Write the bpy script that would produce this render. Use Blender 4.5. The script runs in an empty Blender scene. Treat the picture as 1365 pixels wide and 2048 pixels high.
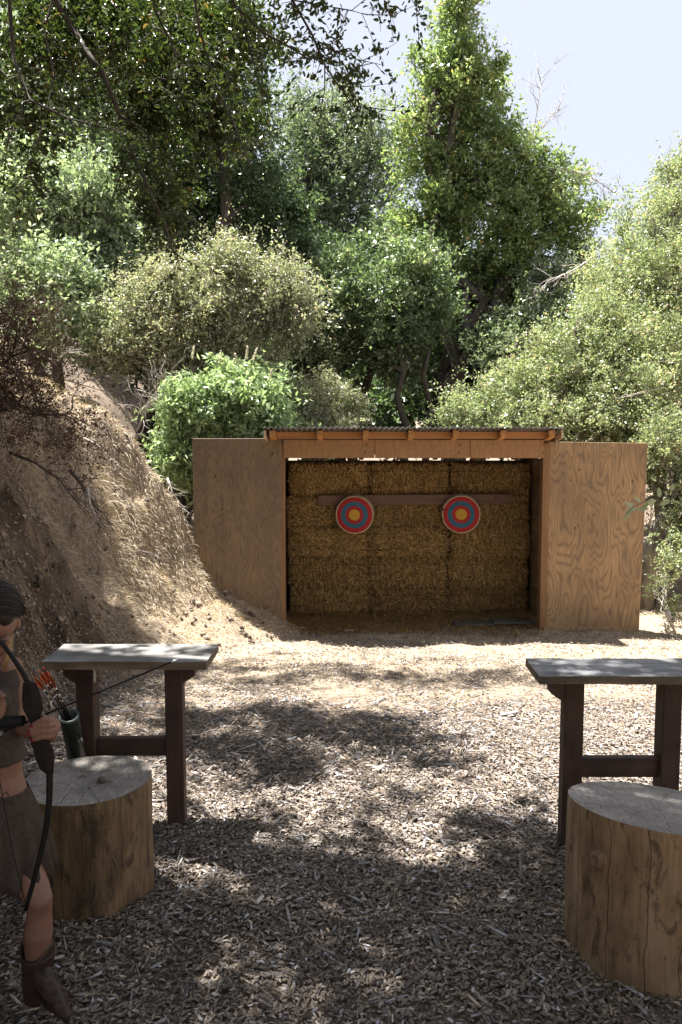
import bpy, math, random
import numpy as np
from mathutils import Vector, Matrix, noise as mnoise

R = math.radians
SC = bpy.context.scene
COL = SC.collection
rng = np.random.default_rng(7)
random.seed(7)

# ------------------------------------------------------------------ camera
CAMH, PITCH, F = 2.0, R(4.8), 1593.0
cd = bpy.data.cameras.new('camera'); cam = bpy.data.objects.new('camera', cd); COL.objects.link(cam)
cam.location = (0, 0, CAMH); cam.rotation_euler = (R(90) - PITCH, 0, 0)
cd.sensor_fit = 'VERTICAL'; cd.sensor_height = 36; cd.lens = 28
cd.clip_start = 0.05; cd.clip_end = 1000
SC.camera = cam
# ------------------------------------------------------------------ light
EL, AZ = R(72), R(-56)
sky_w = bpy.data.worlds.new('World'); SC.world = sky_w; sky_w.use_nodes = True
wn = sky_w.node_tree; wn.nodes.clear()
st = wn.nodes.new('ShaderNodeTexSky'); st.sky_type = 'NISHITA'; st.sun_disc = False
st.sun_elevation = EL; st.sun_rotation = AZ; st.air_density = 1.0; st.dust_density = 3.0; st.ozone_density = 2.0
bg = wn.nodes.new('ShaderNodeBackground'); bg.inputs[1].default_value = 0.038
wo = wn.nodes.new('ShaderNodeOutputWorld')
mx = wn.nodes.new('ShaderNodeMix'); mx.data_type = 'RGBA'; mx.inputs[0].default_value = .88
mx.inputs[7].default_value = (5.15, 5.45, 6.35, 1)     # thin summer haze over the blue
wn.links.new(st.outputs[0], mx.inputs[6]); wn.links.new(mx.outputs[2], bg.inputs[0]); wn.links.new(bg.outputs[0], wo.inputs[0])
SUN = Vector((math.cos(EL) * math.sin(AZ), math.cos(EL) * math.cos(AZ), math.sin(EL)))
sl = bpy.data.lights.new('sun', 'SUN'); sl.energy = 5.0; sl.angle = R(0.53); sl.color = (1, .96, .91)
so = bpy.data.objects.new('sun', sl); COL.objects.link(so); so.location = (0, 0, 30)
so.rotation_euler = (-SUN).to_track_quat('-Z', 'Y').to_euler()
vs = SC.view_settings; vs.view_transform = 'Standard'; vs.look = 'None'; vs.exposure = 2.2; vs.gamma = 1
SC.cycles.use_denoising = True
SC.cycles.max_bounces = 8; SC.cycles.transparent_max_bounces = 4; SC.cycles.diffuse_bounces = 4

# ------------------------------------------------------------------ helpers
def at(x, y, Y):
    """world point at forward distance Y seen where the photo (1365 px wide) has x, y"""
    t = -(1024 - y) / F
    d = (math.sin(PITCH) + t * math.cos(PITCH)) / (math.cos(PITCH) - t * math.sin(PITCH)) * Y
    fwd = Y * math.cos(PITCH) + d * math.sin(PITCH)
    return Vector(((x - 682.5) / F * fwd, Y, CAMH - d))

def sm(a, b, x):
    t = np.clip((np.asarray(x, float) - a) / (b - a), 0, 1); return t * t * (3 - 2 * t)

def vnoise(x, y, seed=0):
    x = np.asarray(x, float); y = np.asarray(y, float)
    xi = np.floor(x); yi = np.floor(y); fx = x - xi; fy = y - yi
    fx = fx * fx * (3 - 2 * fx); fy = fy * fy * (3 - 2 * fy)
    def h(a, b):
        v = np.sin(a * 127.1 + b * 311.7 + seed * 74.7) * 43758.5453
        return v - np.floor(v)
    return (h(xi, yi) * (1 - fx) + h(xi + 1, yi) * fx) * (1 - fy) + (h(xi, yi + 1) * (1 - fx) + h(xi + 1, yi + 1) * fx) * fy

def fbm(x, y, o=4, seed=0):
    s = 0; a = .5
    for k in range(o):
        s = s + a * (vnoise(x, y, seed + k) - .5); x = np.asarray(x) * 2.03 + 5.1; y = np.asarray(y) * 2.03 + 1.7; a *= .5
    return s

def toe(y): return np.interp(y, [-20, 4, 6.5, 8, 9.2, 10.2, 11, 14, 20, 60], [-1.9, -2.0, -2.1, -1.95, -1.15, -.4, -1.2, -2, -3, -8])
def toer(y): return np.interp(y, [-20, 8, 10, 12, 20, 60], [6, 5.2, 4.5, 4.3, 5, 12])
def H(x, y):
    x = np.asarray(x, float); y = np.asarray(y, float)
    b = -.41 * sm(4.2, 10, y)
    s = toe(y) + .25 * fbm(y * .9, x * .3 + 3, 3, 5) - x
    s = np.maximum(s, 0)
    near = 2.1 * sm(-.05, 1.15, s) * (s > 0) + .55 * np.maximum(s - 1, 0)
    s2 = np.minimum(s, 2.5)
    far = .35 * s2 + .25 * s2 * s2 + 1.0 * np.clip(s - 2.5, 0, 2.5) + .5 * np.maximum(s - 5, 0)
    w = sm(7.0, 9.2, y)
    rise = near * (1 - w) + far * w
    rise = np.where(rise > 14, 14 + (rise - 14) * .2, rise)
    sr = np.maximum(x - toer(y), 0); rr = .12 * sr * sr / (1 + .2 * sr); rr = np.minimum(rr, 6)
    k = np.clip(rise * 1.2, 0, 1) 
    face = np.clip(s * 2, 0, 1) * (1 - sm(1.0, 2.2, s)) * (1 - w)
    ribs = face * (.65 * fbm(y * 1.6 + x * .4, x * .5, 3, 9) + .3 * fbm(y * 5, x * 5, 4, 19))
    ribs = ribs - face * 1.1 * np.maximum(.10 - np.abs(fbm(y * 1.5 + 1.5, x * .5, 3, 63)), 0) - .5 * k * np.maximum(.09 - np.abs(fbm(y * 1.3 + x * .9, x * .6 - y * .3, 3, 64)), 0)
    n = .10 * fbm(x * .7, y * .7, 3, 2) + .10 * fbm(x * 3, y * 3, 4, 3) + k * (.7 * fbm(x * 1.1, y * 1.1, 4, 11) + .42 * fbm(x * 3.5 + y, y * 3.5, 4, 12))
    ledge = k * w * .8 * (vnoise(rise * 1.1 + fbm(x, y, 2, 8) * 2, y * .3, 4) - .5)
    back = .10 * np.clip(y - 15, 0, 60)
    return b + rise + rr + ribs + n + ledge + back
def Hz(x, y): return float(H(x, y))

def link(name, me, mat=None, parent=None):
    o = bpy.data.objects.new(name, me); COL.objects.link(o)
    if mat is not None and not me.materials: me.materials.append(mat)
    if parent is not None: o.parent = parent
    return o
def tag(o, label=None, cat=None, group=None, kind=None):
    if label: o['label'] = label
    if cat: o['category'] = cat
    if group: o['group'] = group
    if kind: o['kind'] = kind
    return o
def empty(name, loc=(0, 0, 0)):
    o = bpy.data.objects.new(name, None); COL.objects.link(o); o.location = loc; o.empty_display_size = .1
    bpy.context.view_layer.update(); return o
def under(o, parent):
    """parent keeping the world place (parents here are only translated)"""
    o.parent = parent; o.matrix_parent_inverse = Matrix.Translation(-Vector(parent.location)); return o

class MB:
    def __init__(s): s.v = []; s.f = []; s.sm = []
    def add(s, vs, fs, smooth=False):
        k = len(s.v); s.v += [tuple(v) for v in vs]; s.f += [tuple(i + k for i in f) for f in fs]; s.sm += [smooth] * len(fs); return s
    def box(s, c, size, rot=None, bev=0.0, jit=0.0):
        x, y, z = [a / 2 for a in size]; b = min(bev, x * .9, y * .9, z * .9)
        if b <= 0:
            vs = [Vector((i * x, j * y, k * z)) for i in (-1, 1) for j in (-1, 1) for k in (-1, 1)]
            fs = [(0, 1, 3, 2), (4, 6, 7, 5), (0, 4, 5, 1), (2, 3, 7, 6), (0, 2, 6, 4), (1, 5, 7, 3)]
        else:
            vs = []; idx = {}
            for i in (-1, 1):
                for j in (-1, 1):
                    for k in (-1, 1):
                        for a in range(3):
                            p = [i * (x - (b if a != 0 else 0)), j * (y - (b if a != 1 else 0)), k * (z - (b if a != 2 else 0))]
                            idx[(i, j, k, a)] = len(vs); vs.append(Vector(p))
            fs = []
            for a in range(3):
                o1, o2 = [q for q in range(3) if q != a]
                for sgn in (-1, 1):
                    q = []
                    for (u, w) in ((-1, -1), (1, -1), (1, 1), (-1, 1)):
                        key = [0, 0, 0]; key[a] = sgn; key[o1] = u; key[o2] = w; q.append(idx[(*key, a)])
                    fs.append(q)
            for a in range(3):   # edges along axis a
                o1, o2 = [q for q in range(3) if q != a]
                for u in (-1, 1):
                    for w in (-1, 1):
                        k0 = [0, 0, 0]; k0[o1] = u; k0[o2] = w; k0[a] = -1; k1 = list(k0); k1[a] = 1
                        fs.append([idx[(*k0, o1)], idx[(*k1, o1)], idx[(*k1, o2)], idx[(*k0, o2)]])
            for i in (-1, 1):
                for j in (-1, 1):
                    for k in (-1, 1): fs.append([idx[(i, j, k, a)] for a in range(3)])
        if rot is not None: vs = [rot @ v for v in vs]
        c = Vector(c); vs = [v + c for v in vs]
        return s.add(vs, fs)
    def beam(s, a, b, w, h, up=(0, 0, 1), bev=0.0):
        a = Vector(a); b = Vector(b); d = b - a; L = d.length; d.normalize()
        side = d.cross(Vector(up)).normalized(); u = side.cross(d)
        rot = Matrix((d, side, u)).transposed()
        return s.box((a + b) / 2, (L, w, h), rot, bev)
    def tube(s, pts, rad, n=8, cap=True, smooth=True, flat=None):
        pts = [Vector(p) for p in pts]; m = len(pts)
        if not hasattr(rad, '__len__'): rad = [rad] * m
        vs = []; fs = []; up = Vector((0, 0, 1)); prev = None
        for i, p in enumerate(pts):
            d = (pts[min(i + 1, m - 1)] - pts[max(i - 1, 0)]).normalized()
            if prev is None:
                a = d.cross(up if abs(d.z) < .95 else Vector((0, 1, 0))).normalized()
            else:
                a = (prev - d * prev.dot(d)).normalized()
            prev = a; b = d.cross(a)
            for j in range(n):
                t = 2 * math.pi * j / n
                r1 = rad[i]; r2 = rad[i] * (flat[i] if hasattr(flat, '__len__') else (flat or 1))
                vs.append(p + a * math.cos(t) * r1 + b * math.sin(t) * r2)
        for i in range(m - 1):
            for j in range(n):
                k = (j + 1) % n; fs.append((i * n + j, i * n + k, (i + 1) * n + k, (i + 1) * n + j))
        if cap: fs.append(tuple(range(n))[::-1]); fs.append(tuple((m - 1) * n + j for j in range(n)))
        return s.add(vs, fs, smooth)
    def ball(s, c, r, n=12, m=8, rot=None):
        c = Vector(c); r = Vector(r) if hasattr(r, '__len__') else Vector((r, r, r)); vs = []; fs = []
        vs.append(Vector((0, 0, r.z)))
        for i in range(1, m):
            ph = math.pi * i / m
            for j in range(n):
                t = 2 * math.pi * j / n; vs.append(Vector((r.x * math.sin(ph) * math.cos(t), r.y * math.sin(ph) * math.sin(t), r.z * math.cos(ph))))
        vs.append(Vector((0, 0, -r.z)))
        for j in range(n): fs.append((0, 1 + j, 1 + (j + 1) % n))
        for i in range(m - 2):
            for j in range(n):
                a = 1 + i * n + j; b = 1 + i * n + (j + 1) % n; fs.append((a, a + n, b + n, b))
        L = len(vs) - 1
        for j in range(n): fs.append((L, L - n + (j + 1) % n, L - n + j))
        if rot is not None: vs = [rot @ v for v in vs]
        return s.add([v + c for v in vs], fs, True)
    def lathe(s, c, prof, n=24, axis=None, smooth=True, cap=True):
        """prof: list of (radius, height) along axis"""
        c = Vector(c); rot = Vector(axis or (0, 0, 1)).normalized().to_track_quat('Z', 'Y').to_matrix()
        vs = []; fs = []
        for r, h in prof:
            for j in range(n):
                t = 2 * math.pi * j / n; vs.append(c + rot @ Vector((r * math.cos(t), r * math.sin(t), h)))
        for i in range(len(prof) - 1):
            for j in range(n):
                k = (j + 1) % n; fs.append((i * n + j, i * n + k, (i + 1) * n + k, (i + 1) * n + j))
        if cap: fs.append(tuple(range(n))[::-1]); fs.append(tuple((len(prof) - 1) * n + j for j in range(n)))
        return s.add(vs, fs, smooth)
    def mesh(s, name):
        me = bpy.data.meshes.new(name); me.from_pydata(s.v, [], s.f); me.update()
        me.polygons.foreach_set('use_smooth', s.sm); return me
    def build(s, name, mat, parent=None):
        o = link(name, s.mesh(name), mat)
        if parent is not None: under(o, parent)
        return o

def quads_mesh(name, V, nq, rnd=None, smooth=False):
    """V: (n, k, 3) blocks; nq: list of quads inside a block; rnd per block"""
    n, k, _ = V.shape; me = bpy.data.meshes.new(name)
    Q = np.array(nq, np.int32)
    me.vertices.add(n * k); me.vertices.foreach_set('co', V.reshape(-1).astype(np.float32))
    idx = (np.arange(n, dtype=np.int32)[:, None, None] * k + Q[None]).reshape(-1)
    me.loops.add(len(idx)); me.loops.foreach_set('vertex_index', idx)
    me.polygons.add(n * len(Q)); me.polygons.foreach_set('loop_start', np.arange(n * len(Q), dtype=np.int32) * 4)
    if rnd is not None:
        a = me.attributes.new('rnd', 'FLOAT', 'FACE'); a.data.foreach_set('value', np.repeat(rnd, len(Q)).astype(np.float32))
    me.update(calc_edges=True)
    if smooth: me.polygons.foreach_set('use_smooth', [True] * len(me.polygons))
    return me

def unit(v): return v / np.maximum(np.linalg.norm(v, axis=-1, keepdims=True), 1e-9)

def leaves(P, A, Nn, size, asp, fold=.25, big=False):
    """P centres, A axis, Nn rough normal -> blocks"""
    A = unit(A); B = unit(np.cross(Nn, A)); C = np.cross(A, B)
    s = size[:, None]; w = s * asp
    if not big:
        return np.stack([P - A * s / 2, P + B * w / 2 + C * w * fold, P + A * s / 2, P - B * w / 2 + C * w * fold], 1), [(0, 1, 2, 3)]
    bend = C * s * .10
    return np.stack([P - A * s / 2, P - A * s * .2 + B * w * .48 + C * w * fold + bend, P + A * s * .22 + B * w * .40 + C * w * fold + bend, P + A * s / 2,
                     P + A * s * .22 - B * w * .40 + C * w * fold + bend, P - A * s * .2 - B * w * .48 + C * w * fold + bend], 1), [(0, 1, 2, 3), (0, 3, 4, 5)]

# ------------------------------------------------------------------ materials
def newmat(name):
    m = bpy.data.materials.new(name); m.use_nodes = True; nt = m.node_tree; nt.nodes.clear()
    out = nt.nodes.new('ShaderNodeOutputMaterial'); p = nt.nodes.new('ShaderNodeBsdfPrincipled'); nt.links.new(p.outputs[0], out.inputs[0])
    return m, nt, p, out
def nd(nt, t, ins=None, **kw):
    n = nt.nodes.new('ShaderNode' + t)
    for k, v in kw.items(): setattr(n, k, v)
    for k, v in (ins or {}).items():
        if hasattr(v, 'is_output'): nt.links.new(v, n.inputs[k])
        else: n.inputs[k].default_value = v
    return n
def ramp(nt, fac, stops, interp='LINEAR'):
    n = nt.nodes.new('ShaderNodeValToRGB'); cr = n.color_ramp; cr.interpolation = interp
    while len(cr.elements) < len(stops): cr.elements.new(.5)
    for e, (p, c) in zip(cr.elements, stops): e.position = p; e.color = (*c, 1) if len(c) == 3 else c
    nt.links.new(fac, n.inputs[0]); return n.outputs[0]
def coords(nt, scale=(1, 1, 1), kind='Object'):
    tc = nd(nt, 'TexCoord'); return nd(nt, 'Mapping', {'Vector': tc.outputs[kind], 'Scale': scale}).outputs[0]
def noi(nt, vec, scale, detail=4, rough=.55, dist=0.0):
    return nd(nt, 'TexNoise', {'Vector': vec, 'Scale': scale, 'Detail': detail, 'Roughness': rough, 'Distortion': dist}).outputs[0]
def math_(nt, op, a, b=0.0, c=None):
    n = nd(nt, 'Math', operation=op)
    for i, v in enumerate((a, b, c)):
        if v is None: continue
        if hasattr(v, 'is_output'): nt.links.new(v, n.inputs[i])
        else: n.inputs[i].default_value = v
    return n.outputs[0]
def mix(nt, fac, a, b, mode='MIX'):
    n = nt.nodes.new('ShaderNodeMix'); n.data_type = 'RGBA'; n.blend_type = mode
    for i, v in ((0, fac), (6, a), (7, b)):
        if hasattr(v, 'is_output'): nt.links.new(v, n.inputs[i])
        else: n.inputs[i].default_value = v if i == 0 else (*v, 1)
    return n.outputs[2]
def bump(nt, p, h, strength=.5, dist=.01):
    b = nd(nt, 'Bump', {'Height': h, 'Strength': strength, 'Distance': dist}); nt.links.new(b.outputs[0], p.inputs['Normal'])

def leaf_mat(name, stops, trans=.4, rough=.45, tcol=(1.02, 1.15, .66), spec=.5):
    m, nt, p, out = newmat(name)
    a = nd(nt, 'Attribute', attribute_name='rnd'); c = ramp(nt, a.outputs['Fac'], stops)
    nt.links.new(c, p.inputs['Base Color']); p.inputs['Roughness'].default_value = rough; p.inputs['Specular IOR Level'].default_value = spec
    if trans:
        t2 = mix(nt, 1.0, c, tcol, 'MULTIPLY')
        t = nd(nt, 'BsdfTranslucent', {'Color': t2}); ms = nd(nt, 'MixShader', {0: trans, 1: p.outputs[0], 2: t.outputs[0]})
        nt.links.new(ms.outputs[0], out.inputs[0])
    return m
def plain(name, col, rough=.6, scale=30, var=.25, bs=.2, bd=.003, stretch=(1, 1, 1), metal=0.0, spec=.35):
    m, nt, p, out = newmat(name); v = coords(nt, stretch); n = noi(nt, v, scale, 5)
    lo = tuple(c * (1 - var) for c in col); hi = tuple(min(c * (1 + var), 1) for c in col)
    nt.links.new(ramp(nt, n, [(.3, lo), (.7, hi)]), p.inputs['Base Color']); p.inputs['Roughness'].default_value = rough
    p.inputs['Metallic'].default_value = metal; p.inputs['Specular IOR Level'].default_value = spec
    bump(nt, p, n, bs, bd); return m

def wood(name, lo, hi, axis='x', scale=1.0, stain=None, rough=.75, bd=.003):
    m, nt, p, out = newmat(name)
    st_ = {'x': (1.2, 22, 22), 'z': (22, 22, 1.2), 'y': (22, 1.2, 22)}[axis]
    v = coords(nt, tuple(a * scale for a in st_)); n = noi(nt, v, 1.6, 7, .65, .6)
    v2 = coords(nt, (1, 1, 1)); n2 = noi(nt, v2, 4, 4)
    c = ramp(nt, n, [(.28, lo), (.5, tuple((a + b) / 2 for a, b in zip(lo, hi))), (.72, hi)])
    if stain: c = mix(nt, ramp(nt, n2, [(.42, (0, 0, 0)), (.68, (1, 1, 1))]), c, stain)
    nt.links.new(c, p.inputs['Base Color']); p.inputs['Roughness'].default_value = rough; bump(nt, p, n, .6, bd); return m

def plywood(name, base, light, dark, cells=1.0, off=(0, 0, 0), line=.55):
    """rotary cut veneer: contour lines of a slow noise, knots, stains"""
    m, nt, p, out = newmat(name)
    tc = nd(nt, 'TexCoord'); v = nd(nt, 'Mapping', {'Vector': tc.outputs['Object'], 'Scale': (3.4 * cells, .01, .85 * cells), 'Location': off}).outputs[0]
    n = noi(nt, v, 1.25, 2.2, .42, .35)
    ph = math_(nt, 'MULTIPLY', n, 36.0)
    fr = math_(nt, 'PINGPONG', ph, 1.0)
    fine = noi(nt, coords(nt, (60, 1, 3)), 3, 4)
    ln = ramp(nt, fr, [(0.0, (1, 1, 1)), (.16, (.85, .85, .85)), (.3, (.35, .35, .35)), (.7, (.08, .08, .08)), (1.0, (0, 0, 0))])
    n2 = noi(nt, nd(nt, 'Mapping', {'Vector': tc.outputs['Object'], 'Scale': (1.6, .01, .9), 'Location': off}).outputs[0], 1.4, 4, .6)
    c = ramp(nt, n2, [(.3, base), (.62, light), (.8, tuple(a * 1.12 for a in light))])
    c = mix(nt, math_(nt, 'MULTIPLY', ln, line), c, dark)
    c = mix(nt, .16, c, ramp(nt, fine, [(.3, (.15, .08, .04)), (.7, (.8, .6, .4))]))
    vo = nd(nt, 'TexVoronoi', {'Vector': nd(nt, 'Mapping', {'Vector': tc.outputs['Object'], 'Scale': (3.4, .01, 2.6), 'Location': off}).outputs[0], 'Scale': 1.0, 'Randomness': 1.0})
    c = mix(nt, ramp(nt, vo.outputs[0], [(0.0, (.85, .85, .85)), (.045, (.6, .6, .6)), (.075, (0, 0, 0))]), c, tuple(a * .45 for a in dark))
    gz = noi(nt, coords(nt, (9, .01, 1.2)), 1.5, 5, .7)
    c = mix(nt, ramp(nt, gz, [(.45, (0, 0, 0)), (.75, (.65, .65, .65))]), c, tuple(a * .5 + .05 for a in base))
    nt.links.new(c, p.inputs['Base Color']); p.inputs['Roughness'].default_value = .7
    bump(nt, p, math_(nt, 'ADD', fine, fr), .15, .003); return m

M = {}
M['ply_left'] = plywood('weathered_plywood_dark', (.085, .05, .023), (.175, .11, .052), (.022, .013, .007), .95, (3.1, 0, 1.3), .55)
M['ply_right'] = plywood('weathered_plywood_light', (.19, .11, .045), (.35, .22, .10), (.07, .038, .016), .8, (7.7, 0, 4.2), .75)
M['ply_head'] = plywood('header_plywood', (.25, .115, .032), (.32, .16, .052), (.13, .055, .016), .8, (1.7, 0, 8.2), .35)
M['fir'] = wood('orange_fir', (.34, .15, .045), (.52, .26, .09), 'y', .6)
M['fir_x'] = wood('orange_fir_blocking', (.30, .13, .04), (.46, .22, .08), 'x', .6)
M['trim'] = wood('pale_trim_board', (.36, .25, .15), (.62, .47, .32), 'y', .6)
M['post'] = wood('jamb_wood', (.15, .078, .032), (.26, .14, .062), 'z', .6)
M['rail'] = wood('red_brown_rail', (.09, .05, .033), (.17, .095, .062), 'x', .5, (.12, .06, .04))
M['bench_top'] = wood('grey_weathered_plank', (.09, .085, .08), (.32, .31, .295), 'x', .8, (.085, .078, .07), bd=.006)
M['bench_top2'] = wood('blue_grey_weathered_plank', (.085, .085, .09), (.30, .30, .305), 'x', .8, (.075, .075, .078), bd=.006)
M['edge'] = wood('brown_plank_edge', (.07, .05, .03), (.22, .16, .10), 'x', .8, (.05, .04, .03))
M['bench_leg'] = wood('dark_red_brown_timber', (.04, .021, .015), (.095, .052, .036), 'z', .7, (.025, .015, .012))
M['bench_bar'] = wood('dark_red_brown_rail', (.045, .026, .02), (.11, .065, .048), 'x', .7, (.03, .02, .015))
M['floor_plank'] = wood('grey_floor_plank', (.035, .032, .028), (.09, .08, .068), 'x', .6)
M['bark_dark'] = plain('dark_oak_bark', (.075, .06, .05), .9, 9, .5, .9, .02, (1, 1, .35))
M['bark_grey'] = plain('grey_bark', (.16, .14, .12), .9, 9, .5, .9, .02, (1, 1, .35))
M['dead_wood'] = plain('bleached_dead_wood', (.42, .38, .34), .85, 20, .35, .5, .005)
M['root_wood'] = plain('dark_dead_root', (.10, .08, .07), .9, 20, .4, .6, .005)
M['black'] = plain('matte_black', (.008, .008, .009), .6, 40, .2, .05, spec=.15)
M['limb'] = plain('bow_limb_black', (.008, .008, .009), .5, 40, .2, .05, spec=.2)
M['bow_brown'] = plain('dark_riser', (.014, .011, .010), .6, 25, .3, .05, spec=.2)
M['white'] = plain('white_paint', (.75, .74, .72), .5, 40, .08, .05)
M['orange'] = plain('orange_vane', (.5, .085, .015), .5, 40, .15, .05)
M['steel'] = plain('steel', (.5, .5, .52), .35, 40, .1, .05, metal=.9)
M['green_tube'] = plain('dark_green_plastic', (.012, .024, .017), .45, 15, .3, .1)
M['tube_rim'] = plain('grey_green_plastic_rim', (.09, .11, .10), .5, 15, .2, .1)
M['tube_in'] = plain('tube_inside', (.10, .12, .12), .6, 15, .2, .1)
M['skin'] = plain('skin', (.185, .10, .072), .55, 9, .2, .15, .002)
M['nail'] = plain('red_nail_polish', (.16, .008, .012), .25, 40, .1, .0)
M['cloth'] = plain('grey_brown_jersey', (.06, .05, .045), .95, 60, .2, .3, .002, spec=.1)
M['skirt'] = plain('taupe_skirt', (.055, .045, .039), .95, 60, .25, .3, .002, spec=.1)
M['boot'] = plain('brown_leather', (.035, .02, .016), .5, 18, .45, .4, .004)
M['sole'] = plain('boot_sole', (.03, .02, .015), .8, 30, .2, .1)
M['lip'] = plain('lips', (.32, .12, .10), .5, 12, .1, .05)
M['eye'] = plain('eyelid_dark', (.04, .025, .02), .5, 12, .1, .05)
M['gold'] = plain('blond_strand', (.32, .21, .09), .5, 12, .2, .05)

# corrugated
m, nt, p, out = newmat('galvanised_corrugated'); n = noi(nt, coords(nt, (1, 4, 1)), 3, 5)
nt.links.new(ramp(nt, n, [(.3, (.06, .055, .05)), (.7, (.2, .2, .2))]), p.inputs['Base Color']); p.inputs['Metallic'].default_value = .3; p.inputs['Roughness'].default_value = .6; M['tin'] = m

# hair
m, nt, p, out = newmat('dark_brown_hair'); n = noi(nt, coords(nt, (90, 90, 8)), 1.5, 5)
nt.links.new(ramp(nt, n, [(.3, (.004, .003, .003)), (.7, (.016, .011, .009))]), p.inputs['Base Color']); p.inputs['Roughness'].default_value = .6
bump(nt, p, n, .5, .004); M['hair'] = m

# straw
straw_stops = [(0, (.06, .034, .012)), (.25, (.15, .085, .025)), (.6, (.31, .185, .06)), (.9, (.50, .32, .11)), (1, (.66, .47, .21))]
M['straw'] = leaf_mat('straw', straw_stops, 0.12, .55, (1, .9, .6), .4)
m, nt, p, out = newmat('straw_body'); n = noi(nt, coords(nt, (30, 30, 8)), 2, 6, .7)
nt.links.new(ramp(nt, n, [(.3, (.03, .016, .006)), (.7, (.22, .125, .04))]), p.inputs['Base Color']); p.inputs['Roughness'].default_value = .9; bump(nt, p, n, 1, .02); M['straw_body'] = m

# target face
m, nt, p, out = newmat('painted_straw_target'); tc = nd(nt, 'TexCoord'); sp = nd(nt, 'SeparateXYZ', {0: tc.outputs['Object']})
wob = math_(nt, 'MULTIPLY', math_(nt, 'SUBTRACT', noi(nt, tc.outputs['Object'], 9, 3), .5), .012)
rr = math_(nt, 'ADD', math_(nt, 'SQRT', math_(nt, 'ADD', math_(nt, 'POWER', sp.outputs[0], 2.0), math_(nt, 'POWER', sp.outputs[2], 2.0))), wob)
c = ramp(nt, rr, [(0, (.58, .33, .04)), (.078, (.40, .016, .018)), (.124, (.018, .13, .22)), (.184, (.41, .014, .018)), (.262, (.5, .40, .27))], 'CONSTANT')
ringl = math_(nt, 'PINGPONG', math_(nt, 'MULTIPLY', rr, 1.0), .0065); ringm = math_(nt, 'MULTIPLY', ringl, 155.0)
sp2 = noi(nt, tc.outputs['Object'], 60, 4, .7)
c = mix(nt, ramp(nt, ringm, [(0, (.55, .55, .55)), (.4, (0, 0, 0))]), c, (.05, .02, .01)); c = mix(nt, ramp(nt, sp2, [(.45, (0, 0, 0)), (.75, (.5, .5, .5))]), c, (.12, .05, .03))
hv = nd(nt, 'TexVoronoi', {'Vector': tc.outputs['Object'], 'Scale': 26.0})
c = mix(nt, ramp(nt, hv.outputs[0], [(0, (1, 1, 1)), (.1, (.8, .8, .8)), (.14, (0, 0, 0))]), c, (.03, .02, .015))
nt.links.new(c, p.inputs['Base Color']); p.inputs['Roughness'].default_value = .85; bump(nt, p, ringl, .6, .5); M['target'] = m

# ground
m, nt, p, out = newmat('forest_ground'); tc = nd(nt, 'TexCoord'); P_ = tc.outputs['Object']
z_ = nd(nt, 'Attribute', attribute_name='zone').outputs['Fac']; z2 = nd(nt, 'Attribute', attribute_name='sandy').outputs['Fac']
n1 = noi(nt, P_, 1.3, 6, .6); n2 = noi(nt, P_, 22, 8, .7); n3 = noi(nt, P_, 90, 5, .7)
floor_c = ramp(nt, n2, [(.3, (.07, .052, .042)), (.5, (.17, .13, .10)), (.7, (.34, .27, .20))])
sand_c = ramp(nt, n2, [(.3, (.17, .13, .09)), (.5, (.34, .27, .195)), (.7, (.52, .44, .33))])
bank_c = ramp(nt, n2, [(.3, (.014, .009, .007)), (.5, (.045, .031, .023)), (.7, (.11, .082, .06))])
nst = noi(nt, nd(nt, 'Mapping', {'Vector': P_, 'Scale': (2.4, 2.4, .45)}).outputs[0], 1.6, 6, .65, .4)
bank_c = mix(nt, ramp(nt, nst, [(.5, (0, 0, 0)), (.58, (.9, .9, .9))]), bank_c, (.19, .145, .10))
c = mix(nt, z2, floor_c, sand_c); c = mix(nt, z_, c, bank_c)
c = mix(nt, ramp(nt, n3, [(.35, (.35, .35, .35)), (.6, (0, 0, 0))]), c, (.05, .035, .025))
c = mix(nt, ramp(nt, n1, [(.4, (0, 0, 0)), (.7, (.35, .35, .35))]), c, (.32, .25, .18))
nt.links.new(c, p.inputs['Base Color']); p.inputs['Roughness'].default_value = .95; p.inputs['Specular IOR Level'].default_value = .15
bump(nt, p, math_(nt, 'ADD', n2, math_(nt, 'MULTIPLY', n3, .4)), .9, .03); M['ground'] = m

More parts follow.
